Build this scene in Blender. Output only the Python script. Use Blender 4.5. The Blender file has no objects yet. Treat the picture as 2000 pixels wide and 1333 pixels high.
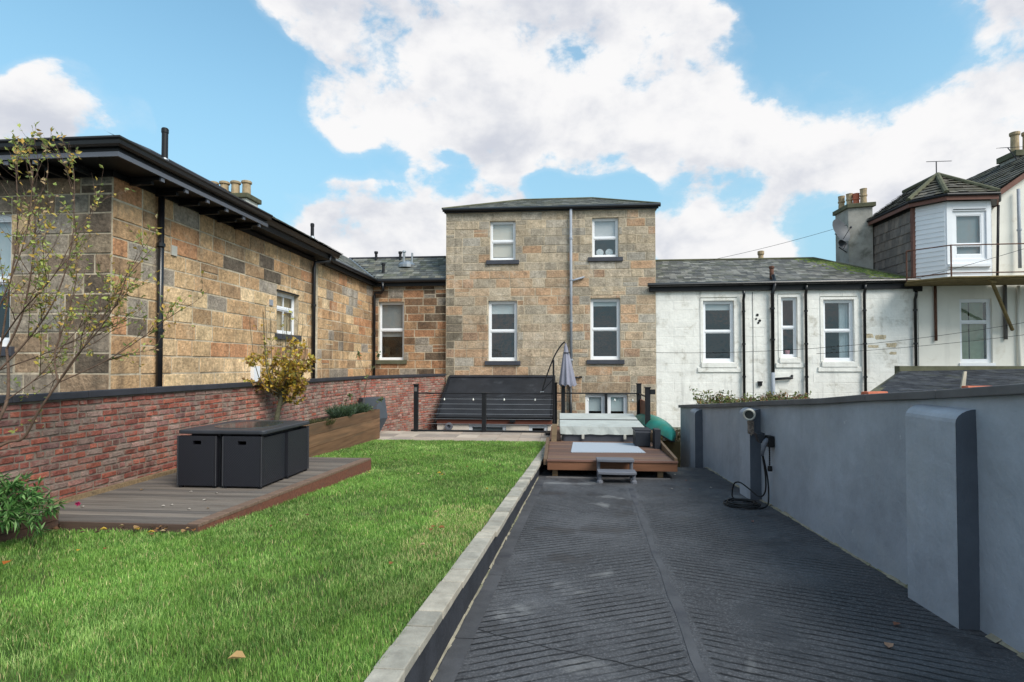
import bpy, math, random
import numpy as np
from mathutils import Vector, Matrix

random.seed(11)
rng = np.random.default_rng(5)
R = math.radians
SC = bpy.context.scene
COL = SC.collection
V = Vector

# ------------------------------------------------------------------ camera (eye level is z = 0, metres)
cam = bpy.data.cameras.new('camera')
cam.sensor_width = 36.0
cam.lens = 1070.0 / 2000.0 * 36.0
cam.shift_y = 0.01254
cam.clip_start, cam.clip_end = 0.05, 3000
camo = bpy.data.objects.new('camera', cam)
COL.objects.link(camo)
camo.rotation_euler = (R(91.2), 0, R(4.81))
SC.camera = camo

# ------------------------------------------------------------------ node helpers
class NT:
    def __init__(s, tree):
        s.t = tree; s.n = tree.nodes; s.l = tree.links
    def new(s, typ, **kw):
        n = s.n.new(typ)
        for k, v in kw.items(): setattr(n, k, v)
        return n
    def put(s, sock, v):
        if v is None: return
        if hasattr(v, 'is_output'): s.l.new(v, sock)
        else: sock.default_value = v
    def m(s, op, a, b=None, c=None, clamp=False):
        n = s.new('ShaderNodeMath', operation=op, use_clamp=clamp)
        for i, v in enumerate((a, b, c)):
            if v is not None: s.put(n.inputs[i], v)
        return n.outputs[0]
    def vm(s, op, a, b=None, out=0):
        n = s.new('ShaderNodeVectorMath', operation=op)
        s.put(n.inputs[0], a)
        if b is not None: s.put(n.inputs[1], b)
        return n.outputs[out]
    def mix(s, f, a, b, mode='MIX'):
        n = s.new('ShaderNodeMix', data_type='RGBA', blend_type=mode, clamp_factor=True)
        s.put(n.inputs[0], f); s.put(n.inputs[6], a); s.put(n.inputs[7], b)
        return n.outputs[2]
    def noise(s, vec, scale, detail=4, rough=.55, dist=0.0):
        n = s.new('ShaderNodeTexNoise')
        s.put(n.inputs['Vector'], vec); n.inputs['Scale'].default_value = scale
        n.inputs['Detail'].default_value = detail; n.inputs['Roughness'].default_value = rough
        n.inputs['Distortion'].default_value = dist
        return n.outputs[0]
    def ramp(s, v, lo, hi, a=0.0, b=1.0, smooth=True):
        n = s.new('ShaderNodeMapRange', interpolation_type='SMOOTHSTEP' if smooth else 'LINEAR')
        s.put(n.inputs[0], v)
        for i, q in enumerate((lo, hi, a, b)): n.inputs[i + 1].default_value = q
        return n.outputs[0]
    def scalevec(s, v, k):
        n = s.new('ShaderNodeMapping'); s.put(n.inputs[0], v); n.inputs[3].default_value = k
        return n.outputs[0]
    def bump(s, h, strength, dist=.01, nrm=None):
        n = s.new('ShaderNodeBump'); n.inputs['Strength'].default_value = strength
        n.inputs['Distance'].default_value = dist; s.put(n.inputs['Height'], h)
        if nrm is not None: s.put(n.inputs['Normal'], nrm)
        return n.outputs[0]

def srgb(r, g, b):
    f = lambda c: (c / 255 / 12.92) if c / 255 <= .04045 else ((c / 255 + .055) / 1.055) ** 2.4
    return (f(r), f(g), f(b), 1.0)
def sc(c, k): return (c[0] * k, c[1] * k, c[2] * k, 1.0)

# ------------------------------------------------------------------ world: Nishita sky with broken cumulus
SUN_EL, SUN_AZ = R(44), R(132)          # azimuth clockwise from +Y
CL0, CL1 = .675, .80                    # cloud edge thresholds
SKYT = (.80, 1.13, 1.04, 1)
W = bpy.data.worlds.new('World'); SC.world = W; W.use_nodes = True
w = NT(W.node_tree); w.n.clear()
sky = w.new('ShaderNodeTexSky', sky_type='NISHITA', sun_disc=False)
sky.sun_elevation = SUN_EL; sky.sun_rotation = SUN_AZ
sky.air_density = 1.0; sky.dust_density = 1.2; sky.ozone_density = 1.0
tc = w.new('ShaderNodeTexCoord').outputs['Generated']
dirn = w.vm('NORMALIZE', tc)
sep = w.new('ShaderNodeSeparateXYZ'); w.l.new(dirn, sep.inputs[0])
def cloud_dir(x, y):
    a, p, f = R(4.81), R(1.2), 1070.0
    F = V((-math.sin(a) * math.cos(p), math.cos(a) * math.cos(p), math.sin(p))); Rt = V((math.cos(a), math.sin(a), 0)); U = Rt.cross(F)
    return (F + Rt * ((x - 1000) / f) - U * ((y - 691.6) / f)).normalized()
# cumulus banks and clear patches of this afternoon's sky: (x, y) bearing, angular radius, weight
banks = [((x, y), r, .5) for x, y, r in ((700, 95, 5.5), (820, 90, 6.5), (950, 95, 6.5), (1080, 85, 6.5), (1210, 95, 6.5), (1330, 95, 5.5), (1420, 125, 4), (660, 205, 4.5), (760, 190, 6.5), (880, 200, 6.5),
         (1000, 205, 6.5), (1130, 215, 6.5), (1260, 220, 6.5), (1380, 240, 6.5), (1500, 262, 6), (1620, 255, 6), (1740, 230, 6), (1860, 230, 6.5), (1980, 240, 7), (1000, 275, 4), (1150, 265, 4.5), (1350, 285, 5), (1560, 325, 4.5), (1700, 310, 6), (1850, 320, 6), (1980, 320, 6),
         (540, 425, 4), (620, 425, 4.2), (700, 420, 4.2), (790, 410, 4.4), (860, 400, 4.4), (930, 405, 4.4), (985, 415, 3.6), (560, 480, 6), (700, 480, 6), (820, 470, 6), (1330, 432, 4.2), (1420, 430, 4.6), (1500, 448, 4.2), (1400, 480, 6),
         (120, 228, 4), (170, 220, 4.6), (222, 245, 3.6), (150, 262, 5), (560, 5, 3.5), (640, 5, 4), (1960, 45, 5), (1990, 25, 6), (0, 222, 2.4))]
banks += [((330, 50), 8, -.30), ((430, 230), 9, -.40), ((380, 130), 6, -.3), ((520, 110), 4, -.2), ((60, 40), 6, -.3), ((1640, 40), 9, -.34), ((1560, 90), 5, -.2), ((640, 338), 3.5, -.4), ((760, 335), 3.5, -.4), ((870, 340), 3, -.4), ((520, 340), 5, -.3), ((1760, 60), 5, -.34),
          ((1090, 350), 3.5, -.34), ((1200, 362), 3.5, -.36), ((1300, 372), 3.5, -.36), ((1430, 362), 3, -.34), ((1590, 430), 3.5, -.34), ((330, 330), 6, -.3)]
bias = neg = None
for (q, rad, wt) in banks:
    d = cloud_dir(*q)
    dot = w.vm('DOT_PRODUCT', dirn, tuple(d), out=1)
    g = w.ramp(dot, math.cos(R(rad * 1.2)), math.cos(R(rad * .2)), 0, wt)
    if wt > 0: bias = g if bias is None else w.m('ADD', bias, g)
    else: neg = g if neg is None else w.m('ADD', neg, g)
for (d, rad, wt) in (((0, 0, 1), 34, .20), ((-1, -.1, .45), 40, .20), ((1, -.3, .5), 40, .20), ((0, -1, .5), 50, .20), ((-.6, -.8, .3), 40, .12), ((.7, -.7, .3), 40, .12)):
    dot = w.vm('DOT_PRODUCT', dirn, tuple(V(d).normalized()), out=1)      # broken cloud added overhead and behind, out of view, to whiten the skylight
    bias = w.m('ADD', bias, w.ramp(dot, math.cos(R(rad * 1.2)), math.cos(R(rad * .3)), 0, wt))
bias = w.m('ADD', w.m('MINIMUM', bias, .52), w.m('MULTIPLY', w.m('MAXIMUM', neg, -.6), .8))
stretch = w.scalevec(dirn, (1.0, 1.0, 1.5))
n1 = w.noise(stretch, 4.2, 10, .58, .15)
n2 = w.noise(stretch, 13.0, 9, .62, .2)
base_n = w.m('ADD', w.m('MULTIPLY', n1, .74), w.m('MULTIPLY', n2, .42))
dens = w.m('ADD', base_n, w.m('MULTIPLY', bias, .55))
mask = w.ramp(dens, CL0, CL1)
veil = w.ramp(dens, CL0 - .1, CL1 + .02, 0, .22)
mask = w.m('MAXIMUM', mask, veil)
# cloud relief: compare the density with the density a little higher up, bases read greyer than tops
up_n = w.noise(w.vm('ADD', stretch, (0.0, 0.0, 0.07)), 4.2, 6, .55, .15)
relief = w.m('SUBTRACT', up_n, n1)
shade = w.ramp(w.m('ADD', w.m('MULTIPLY', relief, 1.6), w.m('MULTIPLY', w.m('SUBTRACT', dens, CL1), .8)), -.12, .34)
STR = 0.10
cloudc = w.mix(shade, (3.95, 3.93, 3.95, 1), (2.62, 2.74, 3.06, 1))
skyc = w.mix(1.0, sky.outputs[0], SKYT, 'MULTIPLY')
hz = w.ramp(sep.outputs[2], 0.0, .62, .95, .1)
skyc = w.mix(hz, skyc, (1.65, 2.62, 3.25, 1))
fin = w.mix(mask, skyc, cloudc)
bg = w.new('ShaderNodeBackground'); bg.inputs[1].default_value = STR
w.l.new(fin, bg.inputs[0])
wo = w.new('ShaderNodeOutputWorld'); w.l.new(bg.outputs[0], wo.inputs[0])

sun = bpy.data.lights.new('sun', 'SUN'); sun.energy = 1.5; sun.angle = R(30); sun.color = (1.0, .95, .88)
so = bpy.data.objects.new('sun', sun); COL.objects.link(so)
sd = V((math.sin(SUN_AZ) * math.cos(SUN_EL), math.cos(SUN_AZ) * math.cos(SUN_EL), math.sin(SUN_EL)))
so.rotation_euler = sd.to_track_quat('Z', 'Y').to_euler()
so.location = (30, 10, 40)

SC.view_settings.view_transform = 'Standard'; SC.view_settings.look = 'None'
SC.view_settings.gamma = 1.0; SC.view_settings.use_curve_mapping = False
SC.view_settings.exposure = 1.28
SC.cycles.max_bounces = 6; SC.cycles.transparent_max_bounces = 12
SC.cycles.use_denoising = True

# ------------------------------------------------------------------ materials
MATS = {}
def mat(name, col=None, rough=.8, var=.18, vs=3.0, bump=.3, bs=40.0, bd=.004, src=None, col2=None, t2=(.5, .7), s2=1.5, spec=.3, metal=0, stretch=(1, 1, 1), streak=0.0, coat=0, speck=0.0, ss=30.0, col3=None, t3=(.62, .8), s3=4.0, k3=.6):
    m = bpy.data.materials.new(name); m.use_nodes = True
    t = NT(m.node_tree); P = t.n['Principled BSDF']
    pos = t.new('ShaderNodeNewGeometry').outputs['Position']
    if src == 'obj': base = t.new('ShaderNodeObjectInfo').outputs['Color']
    elif src == 'attr': base = t.new('ShaderNodeAttribute', attribute_name='Col').outputs['Color']
    else: base = col
    pv = t.scalevec(pos, stretch) if stretch != (1, 1, 1) else pos
    n = t.noise(pv, vs, 6, .6)
    k = t.ramp(n, .3, .7, 1 - var, 1 + var, False)
    c = t.mix(1.0, base, k, 'MULTIPLY')
    if speck:
        c = t.mix(1.0, c, t.ramp(t.noise(pos, ss, 5, .75), .3, .7, 1 - speck, 1 + speck, False), 'MULTIPLY')
        c = t.mix(1.0, c, t.ramp(t.noise(pos, .55, 4, .6), .3, .7, 1 - speck * .6, 1 + speck * .6, False), 'MULTIPLY')
    if col2 is not None:
        n3 = t.noise(pv, s2, 7, .65, .3)
        c = t.mix(t.ramp(n3, *t2), c, col2)
    if col3 is not None:
        c = t.mix(t.ramp(t.noise(pos, s3, 8, .7, .4), t3[0], t3[1], 0, k3), c, col3)
    if streak:
        n4 = t.noise(t.scalevec(pos, (3.5, 3.5, .35)), 1.0, 5, .6)
        c = t.mix(t.ramp(n4, .52, .75, 0, streak), c, sc(col or (.15, .13, .11, 1), .25) if src is None else (.05, .045, .04, 1))
    t.put(P.inputs['Base Color'], c)
    P.inputs['Roughness'].default_value = rough
    P.inputs['Specular IOR Level'].default_value = spec
    P.inputs['Metallic'].default_value = metal
    if coat: P.inputs['Coat Weight'].default_value = coat
    if bump:
        h = t.noise(pos, bs, 5, .65)
        t.put(P.inputs['Normal'], t.bump(h, bump, bd))
    MATS[name] = m
    return m

def glass_mat():
    m = bpy.data.materials.new('window_glass'); m.use_nodes = True
    t = NT(m.node_tree); t.n.clear()
    tr = t.new('ShaderNodeBsdfTransparent'); tr.inputs[0].default_value = (.80, .84, .84, 1)
    gl = t.new('ShaderNodeBsdfGlossy'); gl.inputs['Roughness'].default_value = .02
    fr = t.new('ShaderNodeLayerWeight'); fr.inputs[0].default_value = .5
    f = t.m('ADD', t.m('MULTIPLY', t.m('POWER', fr.outputs['Facing'], 4.0), .8), .12)
    pos = t.new('ShaderNodeNewGeometry').outputs['Position']
    b = t.bump(t.noise(pos, 3.0, 3), .12, .06); t.l.new(b, gl.inputs['Normal'])
    mx = t.new('ShaderNodeMixShader'); t.l.new(f, mx.inputs[0]); t.l.new(tr.outputs[0], mx.inputs[1]); t.l.new(gl.outputs[0], mx.inputs[2])
    o = t.new('ShaderNodeOutputMaterial'); t.l.new(mx.outputs[0], o.inputs[0])
    return m
def leaf_mat(name, tl=.35, rough=.5):
    m = bpy.data.materials.new(name); m.use_nodes = True
    t = NT(m.node_tree); P = t.n['Principled BSDF']; o = t.n['Material Output']
    a = t.new('ShaderNodeAttribute', attribute_name='Col').outputs['Color']
    t.l.new(a, P.inputs['Base Color']); P.inputs['Roughness'].default_value = rough; P.inputs['Specular IOR Level'].default_value = .25
    tr = t.new('ShaderNodeBsdfTranslucent'); t.l.new(a, tr.inputs[0])
    mx = t.new('ShaderNodeMixShader'); mx.inputs[0].default_value = tl
    t.l.new(P.outputs[0], mx.inputs[1]); t.l.new(tr.outputs[0], mx.inputs[2]); t.l.new(mx.outputs[0], o.inputs[0])
    return m

GLASS = glass_mat(); LEAF = leaf_mat('leaf'); GRASS = leaf_mat('grass_blade', .3, .55)
STONE = mat('sandstone', src='obj', rough=.92, var=.30, vs=4, bump=1.0, bs=22, bd=.022, col2=(.13, .11, .085, 1), t2=(.54, .86), s2=3.4, speck=.34, ss=16, col3=srgb(206, 190, 164), t3=(.52, .74), s3=2.2, k3=.5, streak=.42)
STONE_S = mat('sandstone_sooty', src='obj', rough=.92, var=.32, vs=4, bump=1.0, bs=20, bd=.022, col2=(.06, .05, .04, 1), t2=(.5, .8), s2=2.0, speck=.36, ss=16, col3=srgb(186, 172, 150), t3=(.54, .76), s3=2.4, k3=.4, streak=.4)
STONE_G = mat('grey_sandstone', src='obj', rough=.92, var=.28, vs=4, bump=1.0, bs=22, bd=.022, col2=(.12, .108, .092, 1), t2=(.54, .84), s2=3.0, speck=.3, ss=16, col3=srgb(202, 192, 176), t3=(.5, .74), s3=1.6, k3=.65, streak=.5)
MORTAR = mat('lime_mortar', srgb(186, 172, 150), rough=.95, var=.3, vs=2.5, bump=.6, bs=60, speck=.3, ss=12)
MORTAR_D = mat('brick_mortar', srgb(136, 122, 110), rough=.95, var=.35, vs=8, bump=.8, bs=60, bd=.01)
BRICK = mat('brick_face', src='obj', rough=.92, var=.35, vs=14, bump=1.0, bs=40, bd=.014, col2=srgb(150, 132, 120), t2=(.46, .72), s2=5, speck=.3, ss=36, col3=srgb(176, 160, 148), t3=(.6, .74), s3=3.0, k3=.6)
BRICK_A = mat('brick_face_joined', src='attr', rough=.9, var=.3, vs=12, bump=.8, bs=55, bd=.014, col2=srgb(156, 138, 126), t2=(.44, .70), s2=4, speck=.3, ss=24, col3=srgb(184, 168, 156), t3=(.58, .74), s3=2.5, k3=.6)
SLATE = mat('slate', src='attr', rough=.65, var=.25, vs=6, bump=.4, bs=30, bd=.006, col2=srgb(84, 88, 66), t2=(.56, .78), s2=1.4)
SLATE_B = mat('slate_bed', srgb(44, 46, 46), rough=.9)
BLACK = mat('black_gloss_paint', srgb(24, 24, 27), rough=.28, var=.12, bump=.05, spec=.5)
BLACKM = mat('black_matt_paint', srgb(27, 28, 32), rough=.5, var=.15, bump=.15)
SOFFIT = mat('black_timber', srgb(18, 18, 20), rough=.5, var=.15, bump=.1)
FASC = mat('grey_fascia', srgb(84, 88, 98), rough=.25, var=.08, bump=.05, spec=.6)
PIPEG = mat('grey_pipe', srgb(150, 156, 166), rough=.5, var=.12, bump=.1)
PIPEB = mat('rust_pipe', srgb(96, 66, 54), rough=.8, var=.35, vs=12, bump=.4)
WHITE_U = mat('white_upvc', srgb(232, 234, 238), rough=.3, var=.03, bump=.02)
WHITEW = mat('whitewash', srgb(236, 234, 228), rough=.88, var=.08, vs=2.0, bump=.6, bs=7, bd=.025, col2=srgb(172, 166, 152), t2=(.52, .76), s2=1.6, streak=.34, speck=.05, ss=9, col3=srgb(128, 122, 112), t3=(.67, .72), s3=5.0, k3=.6)
CREAM = mat('cream_render', srgb(230, 227, 218), rough=.9, var=.06, vs=1.2, bump=.4, bs=25, col2=srgb(186, 172, 148), t2=(.6, .85), s2=1.1, streak=.12)
CREAM2 = mat('cream_boards', srgb(214, 203, 190), rough=.8, var=.06)
SILL = mat('slate_sill', srgb(66, 68, 76), rough=.6, var=.2, bump=.25)
ROOMM = mat('room_wall', srgb(44, 39, 36), rough=.9, var=.3, vs=1.5)
ROOML = mat('bedroom_wall', srgb(225, 214, 208), rough=.9, var=.05)
BLIND = mat('roller_blind', srgb(214, 222, 226), rough=.9, var=.03, bump=.1)
BLINDG = mat('grey_blind', srgb(150, 154, 158), rough=.9, var=.04, bump=.1)
CURT = mat('green_curtain', srgb(176, 184, 160), rough=.9, var=.12, vs=6)
GREYW = mat('grey_masonry_paint', srgb(158, 163, 172), rough=.62, var=.15, vs=1.1, bump=.6, bs=7, bd=.02, col2=srgb(164, 168, 174), t2=(.48, .76), s2=1.6, spec=.35, speck=.09, ss=4, streak=.16, col3=srgb(198, 200, 202), t3=(.665, .70), s3=6, k3=.55)
PIER_SHADE = mat('pilaster_shade_paint', srgb(82, 88, 98), rough=.6, var=.15, vs=3, bump=.5, bs=9, bd=.012)  # darker wall colour: shade painted onto the pilaster sides
COPE = mat('coping_slate', srgb(58, 58, 64), rough=.6, var=.2, bump=.3)
COPE2 = mat('coping_concrete', srgb(104, 101, 101), rough=.75, var=.2, bump=.4, bs=30)
KERB = mat('kerb_block', src='obj', rough=.92, var=.22, vs=9, bump=.7, bs=60, bd=.006, col2=srgb(92, 90, 74), t2=(.6, .85), s2=5)
KERBF = mat('kerb_face_paint', srgb(52, 54, 60), rough=.7, var=.3, vs=5, bump=.7, bs=18, bd=.012, col2=srgb(110, 110, 112), t2=(.68, .8), s2=9)
DECKW = mat('weathered_decking', src='obj', rough=.75, var=.3, vs=5, bump=.6, bs=30, stretch=(.25, 6, 6), col2=srgb(84, 72, 64), t2=(.5, .8), s2=3)
DECKT = mat('warm_decking', src='obj', rough=.6, var=.25, vs=3, bump=.35, bs=30, stretch=(.3, 4, 4))
TIMBER = mat('planter_timber', src='obj', rough=.8, var=.3, vs=3.5, bump=.5, bs=25, stretch=(4, .3, 5), col2=srgb(92, 76, 60), t2=(.5, .75), s2=2)
RATTAN = None
BARK = mat('bark', srgb(104, 84, 72), rough=.9, var=.35, vs=20, bump=.6, bs=60)
BARKG = mat('mossy_bark', srgb(88, 86, 68), rough=.9, var=.35, vs=20, bump=.6, bs=60)
SOIL = mat('soil', srgb(50, 40, 32), rough=.95, var=.4, vs=9, bump=1, bs=25, bd=.03)
TURF = mat('turf_base', srgb(78, 96, 44), rough=.95, var=.35, vs=4, bump=1, bs=60, bd=.02, col2=srgb(96, 92, 40), t2=(.58, .8), s2=3)
PAVE = mat('paving', src='obj', rough=.9, var=.15, vs=4, bump=.4, bs=50)
EARTH = mat('open_ground', srgb(98, 100, 88), rough=.95, var=.25, vs=.6)
YARD = mat('yard_concrete', srgb(74, 74, 76), rough=.9, var=.25, vs=1.5, bump=.4)
FELT = mat('roofing_felt', srgb(38, 40, 45), rough=.5, var=.3, vs=2.2, bump=.35, bs=18, col2=srgb(74, 78, 84), t2=(.58, .82), s2=1.6)
REDF = mat('red_brown_board', srgb(104, 62, 50), rough=.65, var=.2, stretch=(.4, 3, 3))
VINYL = mat('tub_cover_vinyl', srgb(182, 186, 182), rough=.5, var=.12, vs=3, bump=.35, bs=5, bd=.02, col2=srgb(140, 142, 134), t2=(.55, .85), s2=2.5)
TUBG = mat('tub_panel', srgb(72, 74, 82), rough=.5, var=.1)
STEPP = mat('grey_plastic', srgb(104, 106, 114), rough=.5, var=.08, bump=.1)
BOXP = mat('storage_plastic', srgb(42, 45, 52), rough=.5, var=.1, bump=.15)
CANVAS = mat('parasol_fabric', srgb(138, 138, 152), rough=.9, var=.1, bump=.2, bs=80)
CANOE = mat('canoe_shell', srgb(40, 128, 116), rough=.42, var=.2, vs=2, bump=.15, bs=10, col2=srgb(86, 128, 92), t2=(.5, .8), s2=1.4)
TERRA = mat('terracotta', srgb(182, 104, 80), rough=.85, var=.2, vs=8, bump=.4)
POTC = mat('chimney_pot_clay', srgb(168, 148, 118), rough=.85, var=.3, vs=5, bump=.3, col2=srgb(110, 104, 84), t2=(.5, .8), s2=3)
STACK = mat('chimney_render', srgb(158, 155, 148), rough=.95, var=.25, vs=2, bump=.6, bs=12, bd=.015, col2=srgb(84, 84, 70), t2=(.5, .8), s2=1.5)
MOSSY = mat('mossy_stone', srgb(92, 92, 74), rough=.95, var=.3, bump=.6)
STEEL = mat('galvanised', srgb(160, 164, 168), rough=.4, var=.1, metal=.7)
DISHM = mat('dish_grey', srgb(84, 88, 94), rough=.5, var=.08, bump=.05)
LAMPW = mat('lamp_rim', srgb(184, 181, 172), rough=.45, var=.1, bump=.1)
LAMPG = mat('lamp_bracket', srgb(120, 108, 100), rough=.6, var=.45, vs=25, bump=.6, bs=40)
BULB = mat('bulb_white', srgb(235, 235, 230), rough=.2, var=.02, bump=0)
RUBBER = mat('rubber_cable', srgb(26, 26, 28), rough=.5, var=.1, bump=0)
HUNG = mat('hung_tile', src='obj', rough=.8, var=.2, vs=6, bump=.4)
CTILE = mat('concrete_tile', src='attr', rough=.85, var=.25, vs=5, bump=.5, col2=srgb(98, 100, 66), t2=(.54, .76), s2=2)
BROWNT = mat('brown_trim', srgb(112, 78, 68), rough=.65, var=.15)
POTG = mat('faceted_pot', srgb(74, 80, 88), rough=.6, var=.12)
WOODO = mat('mossy_timber', srgb(112, 98, 66), rough=.9, var=.3, vs=6)

def mat_rattan():
    m = bpy.data.materials.new('black_rattan'); m.use_nodes = True
    t = NT(m.node_tree); P = t.n['Principled BSDF']
    pos = t.new('ShaderNodeNewGeometry').outputs['Position']
    s = t.new('ShaderNodeSeparateXYZ'); t.l.new(pos, s.inputs[0])
    h = t.m('ADD', s.outputs[0], s.outputs[1])
    a = t.m('SINE', t.m('MULTIPLY', h, 2 * math.pi / .034)); b = t.m('SINE', t.m('MULTIPLY', s.outputs[2], 2 * math.pi / .02))
    wv = t.m('MULTIPLY', a, b)
    c = t.mix(t.ramp(wv, -.8, .8), srgb(10, 11, 15), srgb(46, 47, 56))
    t.put(P.inputs['Base Color'], c); P.inputs['Roughness'].default_value = .45
    t.put(P.inputs['Normal'], t.bump(wv, .6, .004))
    return m
RATTAN = mat_rattan()

def mat_drive():
    m = bpy.data.materials.new('grooved_concrete'); m.use_nodes = True
    t = NT(m.node_tree); P = t.n['Principled BSDF']
    pos = t.new('ShaderNodeNewGeometry').outputs['Position']
    s = t.new('ShaderNodeSeparateXYZ'); t.l.new(pos, s.inputs[0]); X, Y = s.outputs[0], s.outputs[1]
    xc = t.m('ADD', t.m('MULTIPLY', t.m('SUBTRACT', Y, 3.39), .0532), .88)
    dx = t.m('SUBTRACT', X, xc)
    left = t.m('LESS_THAN', dx, 0)
    k = t.m('ADD', t.m('MULTIPLY', left, .86), -.387)
    q = t.m('SUBTRACT', Y, t.m('MULTIPLY', k, dx))
    q = t.m('ADD', q, t.m('MULTIPLY', t.noise(pos, 2.2, 3), .05))
    saw = t.m('FRACT', t.m('DIVIDE', q, .088))
    tri = t.m('ABSOLUTE', t.m('SUBTRACT', saw, .5))
    worn = t.ramp(t.noise(pos, 1.3, 5, .6), .34, .56)
    rag = t.m('MULTIPLY', t.m('SUBTRACT', t.noise(pos, 16, 5, .7), .5), .42)
    gr = t.m('MULTIPLY', t.ramp(t.m('ADD', tri, rag), .17, .05), worn)
    sidem = t.ramp(X, -.42, -.30)
    gr = t.m('MULTIPLY', gr, t.ramp(t.m('ABSOLUTE', dx), .06, .10))
    base = t.mix(t.ramp(t.noise(pos, .9, 6, .62), .35, .7), srgb(58, 58, 61), srgb(80, 80, 83))
    base = t.mix(t.ramp(t.noise(pos, 55, 6, .8), .46, .66, 0, .55), base, srgb(124, 124, 127))
    base = t.mix(t.ramp(t.noise(pos, .75, 5, .55, .6), .60, .66, 0, .5), base, srgb(146, 145, 144))
    base = t.mix(t.ramp(t.noise(pos, 1.9, 4, .6), .54, .66, 0, .45), base, srgb(38, 37, 39))
    base = t.mix(t.m('MULTIPLY', gr, .92), base, srgb(18, 18, 21))
    # hairline crack
    ck = t.m('ABSOLUTE', t.m('ADD', t.m('SUBTRACT', Y, t.m('ADD', t.m('MULTIPLY', X, -.41), 3.71)), t.m('MULTIPLY', t.m('SUBTRACT', t.noise(pos, 3, 5), .5), .16)))
    ckm = t.m('MULTIPLY', t.ramp(ck, .010, .004), left)
    base = t.mix(ckm, base, srgb(24, 24, 26))
    t.put(P.inputs['Base Color'], base)
    t.put(P.inputs['Roughness'], t.ramp(t.noise(pos, 1.9, 4, .6), .45, .7, .8, .42))
    P.inputs['Specular IOR Level'].default_value = .35
    h = t.m('ADD', t.m('MULTIPLY', gr, -1.0), t.m('MULTIPLY', t.noise(pos, 90, 4, .7), .35))
    t.put(P.inputs['Normal'], t.bump(h, .7, .012))
    return m
DRIVE = mat_drive()
STRIP = mat('smooth_concrete', srgb(78, 78, 81), rough=.7, var=.25, vs=3, bump=.5, bs=50, bd=.005, col2=srgb(58, 58, 64), t2=(.5, .7), s2=2.2)
def mat_mat():
    m = bpy.data.materials.new('woven_mat'); m.use_nodes = True
    t = NT(m.node_tree); P = t.n['Principled BSDF']
    pos = t.new('ShaderNodeNewGeometry').outputs['Position']
    s = t.new('ShaderNodeSeparateXYZ'); t.l.new(pos, s.inputs[0])
    a = t.m('SINE', t.m('MULTIPLY', s.outputs[0], 2 * math.pi / .05)); b = t.m('SINE', t.m('MULTIPLY', s.outputs[1], 2 * math.pi / .11))
    c = t.mix(t.ramp(t.m('MULTIPLY', a, b), -.6, .6), srgb(92, 106, 126), srgb(206, 212, 218))
    t.put(P.inputs['Base Color'], c); P.inputs['Roughness'].default_value = .8
    return m
MATW = mat_mat()

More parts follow.
